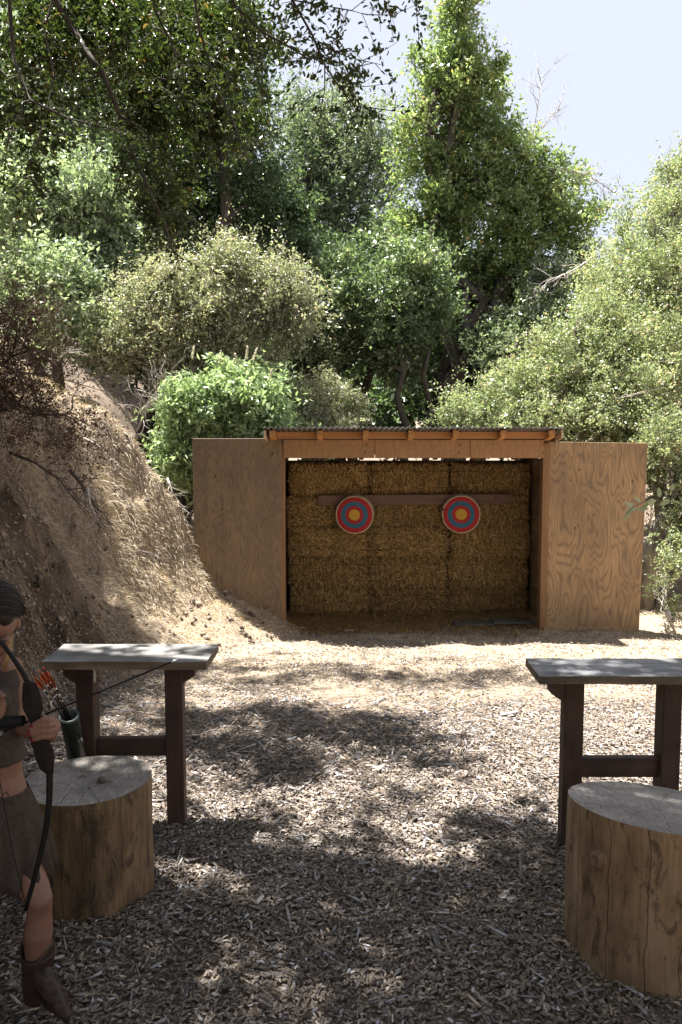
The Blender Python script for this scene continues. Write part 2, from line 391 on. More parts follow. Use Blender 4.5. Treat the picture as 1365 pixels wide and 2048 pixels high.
# stump side / top
def stump_mats(tag_, lo, mid, hi, stainc, top_lo, top_hi, cx, cy):
    m, nt, p, out = newmat('stump_side_' + tag_); tc = nd(nt, 'TexCoord'); O = tc.outputs['Object']
    v = nd(nt, 'Mapping', {'Vector': O, 'Scale': (26, 26, 1.6)}).outputs[0]; n = noi(nt, v, 1.5, 7, .65, .5)
    nb = noi(nt, nd(nt, 'Mapping', {'Vector': O, 'Scale': (1, 1, .45)}).outputs[0], 6, 6, .65)
    sp = nd(nt, 'SeparateXYZ', {0: O})
    c = ramp(nt, nb, [(.32, lo), (.5, mid), (.68, hi)])
    c = mix(nt, ramp(nt, n, [(.36, (.5, .5, .5)), (.56, (0, 0, 0))]), c, lo)
    nfib = noi(nt, nd(nt, 'Mapping', {'Vector': O, 'Scale': (110, 110, 5)}).outputs[0], 1.5, 4, .6); c = mix(nt, .2, c, ramp(nt, nfib, [(.3, lo), (.7, hi)]))
    # insect tracks / black flecks
    nf = noi(nt, nd(nt, 'Mapping', {'Vector': O, 'Scale': (7, 7, 2.6)}).outputs[0], 2.2, 8, .75, .8)
    c = mix(nt, ramp(nt, nf, [(.52, (0, 0, 0)), (.62, (.8, .8, .8))]), c, stainc)
    # vertical checks
    an = nd(nt, 'Math', operation='ARCTAN2'); nt.links.new(math_(nt, 'SUBTRACT', sp.outputs[1], cy), an.inputs[0]); nt.links.new(math_(nt, 'SUBTRACT', sp.outputs[0], cx), an.inputs[1])
    wv = noi(nt, nd(nt, 'Mapping', {'Vector': O, 'Scale': (.5, .5, 5)}).outputs[0], 1.2, 4)
    a2 = math_(nt, 'ADD', math_(nt, 'MULTIPLY', an.outputs[0], 2.1), math_(nt, 'MULTIPLY', wv, .35))
    vo = nd(nt, 'TexVoronoi', {'W': a2, 'Scale': 1.0}, voronoi_dimensions='1D', feature='DISTANCE_TO_EDGE')
    ck = ramp(nt, vo.outputs[0], [(0, (.9, .9, .9)), (.006, (.7, .7, .7)), (.012, (0, 0, 0))])
    c = mix(nt, ck, c, (.012, .008, .006))
    nt.links.new(c, p.inputs['Base Color']); p.inputs['Roughness'].default_value = .75
    bump(nt, p, math_(nt, 'SUBTRACT', math_(nt, 'ADD', n, nb), math_(nt, 'MULTIPLY', ck, 2.0)), .6, .008)
    t, nt, p, out = newmat('stump_top_' + tag_); tc = nd(nt, 'TexCoord'); O = tc.outputs['Object']
    sp = nd(nt, 'SeparateXYZ', {0: O}); dx = math_(nt, 'SUBTRACT', sp.outputs[0], cx); dy = math_(nt, 'SUBTRACT', sp.outputs[1], cy)
    r = math_(nt, 'SQRT', math_(nt, 'ADD', math_(nt, 'MULTIPLY', dx, dx), math_(nt, 'MULTIPLY', dy, dy)))
    nb = noi(nt, O, 5, 6, .65); nf = noi(nt, nd(nt, 'Mapping', {'Vector': O, 'Scale': (60, 14, 10), 'Rotation': (0, 0, .7)}).outputs[0], 1.5, 6, .7)
    ring = math_(nt, 'PINGPONG', math_(nt, 'ADD', math_(nt, 'MULTIPLY', r, 70.0), math_(nt, 'MULTIPLY', nb, 3.0)), 1.0)
    c = ramp(nt, nf, [(.3, top_lo), (.7, top_hi)]); c = mix(nt, ramp(nt, nb, [(.4, (0, 0, 0)), (.66, (.7, .7, .7))]), c, tuple(a * .7 for a in top_lo))
    c = mix(nt, ramp(nt, ring, [(0, (.35, .35, .35)), (.4, (0, 0, 0))]), c, top_lo)
    an = nd(nt, 'Math', operation='ARCTAN2'); nt.links.new(dy, an.inputs[0]); nt.links.new(dx, an.inputs[1])
    a2 = math_(nt, 'ADD', math_(nt, 'MULTIPLY', an.outputs[0], 1.6), math_(nt, 'MULTIPLY', nb, .8))
    vo = nd(nt, 'TexVoronoi', {'W': a2, 'Scale': 1.0}, voronoi_dimensions='1D', feature='DISTANCE_TO_EDGE')
    ck = ramp(nt, vo.outputs[0], [(0, (.8, .8, .8)), (.005, (.6, .6, .6)), (.014, (0, 0, 0))])
    c = mix(nt, ck, c, (.02, .015, .012))
    nt.links.new(c, p.inputs['Base Color']); p.inputs['Roughness'].default_value = .85; bump(nt, p, math_(nt, 'SUBTRACT', math_(nt, 'ADD', nf, math_(nt, 'MULTIPLY', ring, .3)), ck), .7, .006)
    return m, t

# foliage palettes
M['lf_bay'] = leaf_mat('bay_leaf', [(0, (0.08, 0.12, 0.04)), (0.4, (0.21, 0.28, 0.11)), (0.8, (0.42, 0.48, 0.23)), (0.95, (0.60, 0.60, 0.33)), (1, (0.6, 0.42, 0.12))], 0.45, 0.33)
M['lf_oak'] = leaf_mat('live_oak_leaf', [(0, (0.09, 0.115, 0.075)), (0.5, (0.21, 0.25, 0.165)), (0.9, (0.38, 0.42, 0.3)), (1, (0.45, 0.43, 0.32))], 0.42, 0.33)
M['lf_dark'] = leaf_mat('dark_leaf', [(0, (0.035, 0.06, 0.03)), (0.6, (0.1, 0.145, 0.075)), (1, (0.26, 0.31, 0.17))], 0.38, 0.33)
M['lf_right'] = leaf_mat('toyon_leaf', [(0, (0.13, 0.155, 0.085)), (0.4, (0.29, 0.33, 0.19)), (0.75, (0.46, 0.49, 0.31)), (0.92, (0.58, 0.5, 0.36)), (1, (0.6, 0.41, 0.33))], 0.42, 0.34)
M['lf_pale'] = leaf_mat('pale_hill_leaf', [(0, (0.14, 0.185, 0.11)), (0.5, (0.36, 0.42, 0.29)), (1, (0.6, 0.64, 0.5))], 0.42, 0.33)
M['lf_pink'] = leaf_mat('manzanita_leaf', [(0, (0.15, 0.155, 0.11)), (0.45, (0.33, 0.335, 0.24)), (0.8, (0.52, 0.51, 0.4)), (0.93, (0.6, 0.52, 0.41)), (1, (0.6, 0.42, 0.34))], 0.42, 0.36)
M['lf_buckeye'] = leaf_mat('buckeye_leaf', [(0, (0.17, 0.22, 0.12)), (0.5, (0.35, 0.44, 0.26)), (1, (0.54, 0.62, 0.42))], 0.45, 0.42)
M['lf_red'] = leaf_mat('dead_brown_leaf', [(0, (0.06, 0.035, 0.028)), (0.6, (0.13, 0.08, 0.06)), (1, (0.26, 0.18, 0.14))], 0.25, 0.7)
M['lf_near'] = leaf_mat('near_oak_leaf', [(0, (.03, .045, .012)), (.6, (.06, .085, .022)), (.95, (.11, .13, .035)), (1, (.20, .12, .04))], .35, .4)
M['litter'] = leaf_mat('dry_leaf_litter', [(0, (.028, .02, .017)), (.2, (.075, .058, .047)), (.5, (.17, .135, .105)), (.8, (.31, .25, .195)), (.94, (.45, .38, .30)), (1, (.46, .45, .47))], .1, .5, (1, .9, .7))
M['clod'] = leaf_mat('soil_clod', [(0, (.03, .02, .016)), (.6, (.10, .072, .052)), (1, (.30, .24, .18))], 0, .9)
M['chip'] = leaf_mat('grey_wood_chip', [(0, (.08, .07, .06)), (.5, (.22, .205, .20)), (.85, (.40, .395, .40)), (1, (.55, .40, .28))], 0, .75)
M['drygrass'] = leaf_mat('dry_grass', [(0, (.26, .20, .13)), (.5, (.50, .41, .29)), (1, (.72, .63, .48))], .25, .6, (1, .9, .6))
M['grass'] = leaf_mat('green_grass', [(0, (.06, .09, .03)), (.6, (.14, .17, .06)), (1, (.30, .28, .12))], .3, .5)
M['lf_sap'] = leaf_mat('sapling_leaf', [(0, (.06, .09, .045)), (.5, (.17, .225, .12)), (.9, (.36, .41, .26)), (1, (.5, .48, .3))], .42, .33)
M['flower'] = plain('cream_flower', (.72, .66, .48), .8, 60, .2, .5, .01)

# ------------------------------------------------------------------ ground sheet
def axis(a, b, fine, lo, hi, grow=1.18):
    xs = list(np.arange(a, b + 1e-6, fine)); s = fine; x = b
    while x < hi: s *= grow; x += s; xs.append(x)
    s = fine; x = a
    while x > lo: s *= grow; x -= s; xs.insert(0, x)
    return np.array(xs)
gx = axis(-4.6, 5.0, .045, -260, 260); gy = axis(1.6, 12.0, .045, -160, 420)
GX, GY = np.meshgrid(gx, gy, indexing='ij')
GZ = H(GX, GY)
# loose floor inside the shed lies level
V = np.stack([GX, GY, GZ], -1).reshape(-1, 3); nx, ny = GX.shape
me = bpy.data.meshes.new('ground')
me.vertices.add(nx * ny); me.vertices.foreach_set('co', V.reshape(-1).astype(np.float32))
I = (np.arange(nx - 1)[:, None] * ny + np.arange(ny - 1)[None]).reshape(-1)
idx = np.stack([I, I + ny, I + ny + 1, I + 1], 1).reshape(-1).astype(np.int32)
me.loops.add(len(idx)); me.loops.foreach_set('vertex_index', idx); me.polygons.add(len(I)); me.polygons.foreach_set('loop_start', np.arange(len(I), dtype=np.int32) * 4)
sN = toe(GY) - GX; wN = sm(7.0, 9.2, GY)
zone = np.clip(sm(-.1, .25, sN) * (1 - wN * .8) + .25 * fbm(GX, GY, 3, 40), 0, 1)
sandy = np.clip(sm(5.0, 8.5, GY + .8 * fbm(GX * .8, GY * .8, 3, 33) * 2), 0, 1) * (1 - sm(11.3, 12.6, GY + 1.2 * fbm(GX, GY, 3, 34)))
for nm, arr in (('zone', zone), ('sandy', sandy)):
    a = me.attributes.new(nm, 'FLOAT', 'POINT'); a.data.foreach_set('value', arr.reshape(-1).astype(np.float32))
me.update(calc_edges=True); me.polygons.foreach_set('use_smooth', [True] * len(me.polygons))
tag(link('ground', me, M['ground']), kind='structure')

def slope_normal(x, y):
    e = .06; dx = (H(x + e, y) - H(x - e, y)) / (2 * e); dy = (H(x, y + e) - H(x, y - e)) / (2 * e)
    return unit(np.stack([-dx, -dy, np.ones_like(dx)], -1))

STUMPS = [(-1.135, 3.45, .275), (1.24, 3.01, .335)]
def scatter(n, xr, yr, dens):
    x = rng.uniform(*xr, n); y = rng.uniform(*yr, n); k = rng.random(n) < dens(x, y)
    for cx, cy, r in STUMPS: k &= (x - cx) ** 2 + (y - cy) ** 2 > (r * .96) ** 2
    return x[k], y[k]
def lay(x, y, size, asp, lift, tilt, big=True, down=0.0, fold=.2):
    N = slope_normal(x, y); n = len(x)
    A = unit(rng.normal(size=(n, 3))); A = A - N * (A * N).sum(1, keepdims=True)
    A = unit(unit(A) + N * rng.normal(0, tilt, (n, 1)))
    Nn = unit(N + rng.normal(0, tilt, (n, 3)))
    P = np.stack([x, y, H(x, y)], -1) + N * (rng.random((n, 1)) * lift + .003)
    return leaves(P, A, Nn * np.where(rng.random((n, 1)) < .5, 1, -1), size, asp, fold, big)

# leaf litter
def d_lit(x, y):
    infr = np.abs(x) < .47 * y + .5
    d = np.interp(y, [1.9, 3.5, 5, 7, 9.6, 10.2], [1, 1, .6, .26, .07, .03])
    s = toe(y) - x
    d = d * np.where(s > .1, .8 * (1 - wband(y)), 1)
    pt = vnoise(x * 2.2, y * 2.2, 21); k = sm(4.0, 6.5, y); pt2 = np.clip(fbm(x * 1.3, y * 1.3, 4, 23) * 3 + .6, .08, 1.2)
    return infr * d * (.65 + .7 * pt) * (1 - k + k * pt2)
def wband(y): return sm(7.0, 9.2, y) * .85
x, y = scatter(560000, (-3.6, 4.8), (1.9, 10.3), d_lit)
sz = rng.uniform(.013, .034, len(x)) * np.interp(y, [2, 9], [1, 1.3])
Vb, q = lay(x, y, sz, rng.uniform(.32, .5, (len(x), 1)), .024, .15, fold=.1)
# clumpy tone: leaves of one patch are alike
rn = np.clip(rng.beta(2.6, 2.8, len(x)) + .35 * fbm(x * 2, y * 2, 3, 50) * 1.0 + .06 * sm(5, 8, y), 0, .93); rn[rng.random(len(x)) < .03] = 1
tag(link('leaf_litter', quads_mesh('leaf_litter', Vb, q, rn), M['litter']), 'dry tan oak leaves carpeting the ground', 'leaf litter', kind='stuff')
print('litter', len(x))

# wood chips and sticks lying in the litter
def chips(n, yr, L, W, name, mat, label, cat, dens=None, arch=0.0, xr=(-3, 4.2)):
    x, y = scatter(n, xr, yr, dens or (lambda x, y: (np.abs(x) < .47 * y + .3) * (toe(y) - x < .2)))
    n = len(x); N = slope_normal(x, y); A = unit(rng.normal(size=(n, 3))); A = unit(A - N * (A * N).sum(1, keepdims=True)); A = unit(A + N * rng.normal(0, .10, (n, 1)))
    B = np.cross(N, A); l = rng.uniform(*L, (n, 1)) * rng.uniform(.4, 1, (n, 1)); w = rng.uniform(*W, (n, 1)); h = w * rng.uniform(.25, .6, (n, 1))
    P = np.stack([x, y, H(x, y)], -1) + N * rng.uniform(.008, .026, (n, 1))
    blk = []
    for sx in (-1, 1):
        for sy in (-1, 1):
            for sz_ in (-1, 1):
                tw = rng.uniform(.5, 1.1, (n, 1)); blk.append(P + A * l / 2 * sx * rng.uniform(.8, 1.1, (n, 1)) + B * w / 2 * sy * tw + N * h / 2 * sz_)
    Vb = np.stack(blk, 1); q = [(0, 1, 3, 2), (4, 6, 7, 5), (0, 4, 5, 1), (2, 3, 7, 6), (0, 2, 6, 4), (1, 5, 7, 3)]
    return tag(link(name, quads_mesh(name, Vb, q, rng.random(n) ** .8), mat), label, cat, kind='stuff')
chips(6500, (1.9, 6.5), (.025, .13), (.003, .014), 'wood_chips', M['chip'], 'grey wood chips and splinters strewn over the leaf litter', 'wood chips')
chips(170, (2.0, 6.5), (.10, .24), (.012, .030), 'wood_splinters', M['chip'], 'larger grey broken sticks lying on the litter in the foreground', 'sticks')
chips(2600, (5, 10.2), (.04, .16), (.005, .012), 'twig_litter', M['chip'], 'thin bleached twigs strewn over the sunny ground toward the shed', 'twigs')

chips(2400, (4, 12.5), (.02, .10), (.02, .06), 'soil_clods', M['clod'], 'brown soil clods and stones lying on the left bank', 'soil clods', lambda x, y: (np.abs(x) < .47 * y + .8) * (toe(y) - x > .0) * np.clip(vnoise(x * 2, y * 2, 90) * 1.6 - .2, 0, 1), 0, (-6.5, -.6))
# dry grass on slope and around the shed
def blades(n, xr, yr, dens, L, W, droop, name, mat, label, cat, lean=(0, 0, 0)):
    x, y = scatter(n, xr, yr, dens); n = len(x); N = slope_normal(x, y)
    dh = np.stack([N[:, 0], N[:, 1], -(1 - N[:, 2])], -1)
    D = unit(N * (1 - droop) + dh * 1.6 * droop + rng.normal(0, .38, (n, 3)) + np.array(lean)); l = rng.uniform(*L, (n, 1)) * rng.uniform(.5, 1, (n, 1)); w = rng.uniform(*W, (n, 1))
    S = unit(np.cross(D, rng.normal(size=(n, 3)))); P = np.stack([x, y, H(x, y) - .005], -1)
    G = np.array([0, 0, -1.0]) * l * .35
    Vb = np.stack([P - S * w / 2, P + S * w / 2, P + D * l * .55 + S * w * .4, P + D * l * .55 - S * w * .4, P + D * l + G * .8 + S * w * .08, P + D * l + G * .8 - S * w * .08], 1)
    rn = np.clip(rng.random(n) * .7 + .3 + .8 * fbm(x * 2, y * 2, 2, 61), 0, 1)
    return tag(link(name, quads_mesh(name, Vb, [(0, 1, 2, 3), (3, 2, 4, 5)], rn), mat), label, cat, kind='stuff')
def d_slope(x, y):
    s = toe(y) - x
    return (np.abs(x) < .47 * y + .6) * sm(.0, .8, s) * sm(7.2, 9.2, y + .3 * s) * np.clip((fbm(x * 1.8, y * 1.8, 3, 71) + .5) * 2.2 - .5, .12, 1)
blades(330000, (-8, -.3), (6.8, 16), d_slope, (.05, .16), (.003, .006), .5, 'dry_grass', M['drygrass'], 'sunlit dry straw coloured grass matted down the left slope', 'grass')
tus = [(g_[0], g_[1]) for g_ in zip(rng.uniform(-6, -1.6, 60), rng.uniform(8.8, 14, 60))]
def d_tus(x, y):
    t = 0
    for a, b in tus: t = t + np.exp(-((x - a) ** 2 + (y - b) ** 2) / .045)
    return np.clip(t, 0, 1) * .45 * (toe(y) - x > .4) * (np.abs(x) < .47 * y + .5)
blades(150000, (-6.4, -1.2), (8.6, 14.3), d_tus, (.12, .30), (.003, .006), .35, 'dry_grass_tussocks', M['drygrass'], 'long bleached grass tufts drooping over the ledges of the left slope', 'grass')
def d_flat(x, y):
    return (np.abs(x) < .47 * y + .6) * sm(6.3, 9.4, y) * np.clip(vnoise(x * 2.4, y * 2.4, 72) * 1.5 - .35, .05, 1) * (1 - .95 * ((x > -.6) & (x < 3.9) & (y > 10.15)))
blades(110000, (-2.5, 6.5), (6.2, 14), d_flat, (.03, .09), (.003, .006), .3, 'dry_grass_floor', M['drygrass'], 'short dry grass and straw bits on the sandy ground before the shed', 'grass')
def d_green(x, y):
    t = 0
    for gx_, gy_, r in ((.62, 5.5, .28), (.5, 5.15, .2), (1.1, 4.6, .22), (.95, 3.9, .25), (-.62, 3.75, .15), (.8, 6.6, .3), (1.9, 9.7, .25), (3.9, 9.9, .2), (.7, 3.4, .3), (4.6, 9.2, .35), (.0, 10.05, .15)):
        t = t + np.exp(-((x - gx_) ** 2 + (y - gy_) ** 2) / r ** 2)
    return np.clip(t, 0, 1) * .8
blades(30000, (-1.2, 5.2), (3, 10.4), d_green, (.03, .10), (.002, .005), .1, 'grass', M['grass'], 'sparse green grass tufts growing through the leaf litter', 'grass')
def d_bank(x, y):
    s = toe(y) - x
    return (s > .1) * (1 - sm(7.5, 9, y)) * (np.abs(x) < .47 * y + .8) * np.clip(vnoise(x * 3, y * 3, 73) * 1.8 - .5, .05, 1)
blades(9000, (-5, -2), (4, 9), d_bank, (.03, .12), (.002, .004), .5, 'root_hair_grass', M['litter'], 'wispy dead grass and rootlets hanging on the shaded cut bank', 'grass')

# ------------------------------------------------------------------ shed
SY = 10.2
shed = tag(empty('archery_shed', (1.0, SY, -.41)), 'open fronted plywood shelter with corrugated roof standing over the straw bales', 'shed')
def panel(x0, x1, z0, z1, Y, th, name, mat, par, yaw=0.0, lean=0.0, bev=.003):
    c = Vector(((x0 + x1) / 2, Y + th / 2, (z0 + z1) / 2)); mb = MB(); rot = Matrix.Rotation(yaw, 3, 'Z') @ Matrix.Rotation(lean, 3, 'Y')
    mb.box((0, 0, 0), (x1 - x0, th, z1 - z0), rot, bev); o = mb.build(name, mat); under(o, par); o.location = c - Vector(par.location); o.matrix_parent_inverse = Matrix(); return o
panel(-1.895, -.765, -.9, 2.085, SY, .02, 'side_panel', M['ply_left'], shed)['label'] = 'left plywood side panel, darker and half buried in the slope'
panel(2.625, 3.88, -.43, 2.035, SY - .03, .025, 'side_panel', M['ply_right'], shed, R(-1.5), R(.9))['label'] = 'right plywood side panel, lighter orange with bold wavy grain'
panel(2.63, 3.83, -.44, -.345, SY - .052, .02, 'bottom_strip', M['ply_right'], shed, R(-1.5), 0)
# posts framing the opening and the ends
for (px_, w, d_, oy) in ((-.745, .05, .14, .0), (2.625, .09, .14, -.02), (-1.86, .06, .09, .025), (3.80, .07, .09, .03)):
    panel(px_ - w / 2, px_ + w / 2, -.7, 2.02, SY + oy + .001, d_, 'post', M['post'], shed)
# side and rear walls
for x_ in (-.80, 2.72): 
    mb = MB(); mb.box((x_, SY + 1.0, .62), (.02, 1.7, 2.4), None, .002); under(mb.build('side_wall', M['ply_left']), shed)
panel(-.80, 2.72, -.6, 1.772, SY + 1.74, .02, 'rear_wall', M['ply_left'], shed)
panel(-1.6, -.83, -.6, 2.0, SY + .8, .02, 'buttress', M['ply_left'], shed)
# header in three lengths
hz0, hz1 = 1.835, 2.068
for a, b in ((at(568, 900, SY).x, at(749.5, 900, SY).x), (at(750.5, 900, SY).x, at(939.5, 900, SY).x), (at(940.5, 900, SY).x, at(1087, 900, SY).x)):
    panel(a, b, hz0, hz1, SY - .022, .02, 'header_board', M['ply_head'], shed)
# rafters slope back from the front edge
RX = [at(a, 870, 9.95).x for a in (545, 640, 732, 823, 912, 1007, 1104)]
y0, y1 = 9.94, 12.15; zr0, zr1 = 2.185, 1.865
for x_ in RX:
    mb = MB(); mb.beam((x_, y0, zr0 - .045), (x_, y1, zr1 - .045), .07, .088, bev=.003); under(mb.build('rafter', M['fir']), shed)
for i in range(len(RX) - 1):   # blocking between rafters over the header
    mb = MB(); mb.box(((RX[i] + RX[i + 1]) / 2, SY - .06, 2.125), (RX[i + 1] - RX[i] - .072, .03, .09), None, .002); under(mb.build('blocking', M['fir_x']), shed)
# corrugated roof
nxr = 420; xr0, xr1 = at(525, 857, 9.8).x, at(1133, 857, 9.8).x; ys = np.linspace(9.87, 12.3, 14)
vs_ = []; fs_ = []
def rz(y): return zr0 + (y - y0) / (y1 - y0) * (zr1 - zr0) + .022
for i in range(nxr):
    xx = xr0 + (xr1 - xr0) * i / (nxr - 1)
    for yy in ys: vs_.append((xx, yy, rz(yy) + .009 * math.sin(2 * math.pi * xx / .068)))
ny_ = len(ys)
for i in range(nxr - 1):
    for j in range(ny_ - 1): a = i * ny_ + j; fs_.append((a, a + ny_, a + ny_ + 1, a + 1))
mb = MB(); mb.add(vs_, fs_, True); ro = mb.build('corrugated_roof', M['tin']); under(ro, shed); so_ = ro.modifiers.new('s', 'SOLIDIFY'); so_.thickness = .004
# roof end trims
for x_ in (xr0 + .02, xr1 - .02):
    mb = MB(); mb.beam((x_, y0 - .04, zr0 - .05), (x_, y1, zr1 - .05), .022, .10, bev=.002); under(mb.build('fascia', M['trim']), shed)
# pale rear eave board, lit from behind and above
# threshold planks
for a, b, sl_ in ((at(905, 1250, 10.6).x, at(985, 1250, 10.6).x, .0), (at(988, 1250, 10.45).x, at(1070, 1250, 10.45).x, .0)):
    zz = max(Hz((a + b) / 2, 10.6), -.43)
    mb = MB(); mb.box(((a + b) / 2, 10.58 + (0 if a < 2.2 else -.1), zz + .03), (b - a, .30, .035), Matrix.Rotation(R(-2), 3, 'X'), .004)
    o = mb.build('floor_plank', M['floor_plank']); tag(o, ('left' if a < 2 else 'right') + ' grey plank lying on the straw at the foot of the shed opening', 'plank', 'planks at the shed opening')

# straw bales
BY = 11.2; cols = [(-.735, .385), (.395, 1.53), (1.54, 2.66)]; rows = 5; zb0 = -.47; bh = .44
rn_names = ['bottom', 'second from bottom', 'middle', 'fourth from bottom', 'top']; cn = ['left', 'middle', 'right']
bi = 0
for ci, (xa, xb) in enumerate(cols):
    for r_ in range(rows):
        w = xb - xa - .008; cx = (xa + xb) / 2 + rng.normal(0, .01); cz = zb0 + bh * (r_ + .5); hh = bh * .975; yy = BY + rng.normal(0, .018) + (.02 if r_ == 4 else 0); dp = .46
        # lumpy body
        ns, nz = 26, 12; vs_ = []; 
        def P3(u, v, f):  # u,v in -1..1 on the front
            ed = (1 - abs(u) ** 8) * (1 - abs(v) ** 6)
            by = .075 * (1 - ed) + .02 * (mnoise.noise(Vector((u * 5 + bi * 3, v * 3, 1.7))))
            return (u * w / 2 * (1 - .02 * abs(v) ** 4), by, v * hh / 2 * (1 - .03 * abs(u) ** 4))
        for i in range(ns):
            for j in range(nz): u, v = -1 + 2 * i / (ns - 1), -1 + 2 * j / (nz - 1); vs_.append(P3(u, v, 0))
        k0 = len(vs_)
        for i in range(ns):
            for j in range(nz): u, v = -1 + 2 * i / (ns - 1), -1 + 2 * j / (nz - 1); vs_.append((u * w / 2, dp, v * hh / 2))
        fs_ = []
        for i in range(ns - 1):
            for j in range(nz - 1):
                a = i * nz + j; fs_.append((a, a + nz, a + nz + 1, a + 1)); fs_.append((k0 + a, k0 + a + 1, k0 + a + nz + 1, k0 + a + nz))
        for i in range(ns - 1):
            for j in (0, nz - 1):
                a = i * nz + j; f = (a, k0 + a, k0 + a + nz, a + nz); fs_.append(f if j == 0 else f[::-1])
        for j in range(nz - 1):
            for i in (0, ns - 1):
                a = i * nz + j; f = (a, a + 1, k0 + a + 1, k0 + a); fs_.append(f if i == 0 else f[::-1])
        body = MB().add(vs_, fs_, True)
        me = body.mesh('straw_bale'); me.materials.append(M['straw_body']); me.materials.append(M['straw'])
        # strands
        n = 5200; u = rng.uniform(-.985, .985, n); v = rng.uniform(-.93, .93, n)
        vert = rng.random() < .5 or r_ in (1, 4)
        A = np.stack([rng.normal(0, .38 if vert else .9, n), -np.abs(rng.normal(0, .22, n)), rng.normal(0, 1.0 if vert else .6, n)], -1); A = unit(A)
        l = rng.uniform(.03, .13, (n, 1)); wd = rng.uniform(.0035, .008, (n, 1))
        edge = (np.abs(u) ** 8 + np.abs(v) ** 6)
        Pc = np.stack([u * w / 2, -.004 - rng.random(n) * .028 + .075 * np.clip(edge, 0, 1), v * hh / 2], -1)
        S = unit(np.cross(A, np.array([0, 1.0, 0]) + rng.normal(0, .3, (n, 3))))
        Vs = np.stack([Pc - A * l / 2 - S * wd / 2, Pc - A * l / 2 + S * wd / 2, Pc + A * l / 2 + S * wd / 2, Pc + A * l / 2 - S * wd / 2], 1)
        nv0 = len(me.vertices); nl0 = len(me.loops); np0 = len(me.polygons)
        me.vertices.add(n * 4); co = np.zeros(len(me.vertices) * 3, np.float32); me.vertices.foreach_get('co', co); co[nv0 * 3:] = Vs.reshape(-1); me.vertices.foreach_set('co', co)
        li = np.zeros(nl0, np.int32); me.loops.foreach_get('vertex_index', li); me.loops.add(n * 4)
        me.loops.foreach_set('vertex_index', np.concatenate([li, np.arange(n * 4, dtype=np.int32) + nv0]))
        ls = np.zeros(np0, np.int32); me.polygons.foreach_get('loop_start', ls); me.polygons.add(n)
        me.polygons.foreach_set('loop_start', np.concatenate([ls, nl0 + np.arange(n, dtype=np.int32) * 4]))
        me.polygons.foreach_set('material_index', np.concatenate([np.zeros(np0, np.int32), np.ones(n, np.int32)]))
        a_ = me.attributes.new('rnd', 'FLOAT', 'FACE')
        tone = rng.uniform(-.12, .12); a_.data.foreach_set('value', np.concatenate([np.zeros(np0), np.clip(rng.random(n) + tone, 0, 1)]).astype(np.float32))
        me.update(calc_edges=True); me.validate()
        o = link('straw_bale', me); o.location = (cx, yy, cz); o.rotation_euler = (0, rng.normal(0, .006), rng.normal(0, .01))
        tag(o, f'{rn_names[r_]} straw bale of the {cn[ci]} stack inside the shed', 'straw bale', 'straw bales stacked as the backstop')
        for tz in (-.11, .12):
            mb = MB(); tp = [Vector((cx - w / 2 * .99, yy - .012, cz + tz)), Vector((cx, yy - .022, cz + tz + .006)), Vector((cx + w / 2 * .99, yy - .012, cz + tz))]
            mb.tube(tp, .0035, 5); tw_ = mb.build('twine', M['black']); bpy.context.view_layer.update(); tw_.parent = o; tw_.matrix_parent_inverse = o.matrix_world.inverted()
        bi += 1
# loose straw on the shed floor
n = 9000; x = rng.uniform(-.72, 2.6, n); y = 10.02 + rng.random(n) ** .8 * 1.2; A = unit(np.stack([rng.normal(size=n), rng.normal(size=n), rng.normal(0, .15, n)], -1)); l = rng.uniform(.05, .2, (n, 1)); S = unit(np.cross(A, [0, 0, 1.0]))
P = np.stack([x, y, H(x, y) + .005 + rng.random(n) * .05 * np.clip((y - 10.1) * 2, .2, 1.4)], -1)
w_ = .005
Vb = np.stack([P - A * l / 2 - S * w_ / 2, P - A * l / 2 + S * w_ / 2, P + A * l / 2 + S * w_ / 2, P + A * l / 2 - S * w_ / 2], 1)
tag(link('loose_straw', quads_mesh('loose_straw', Vb, [(0, 1, 2, 3)], rng.random(n)), M['straw']), 'loose straw spilled on the ground inside the shed', 'straw', kind='stuff')

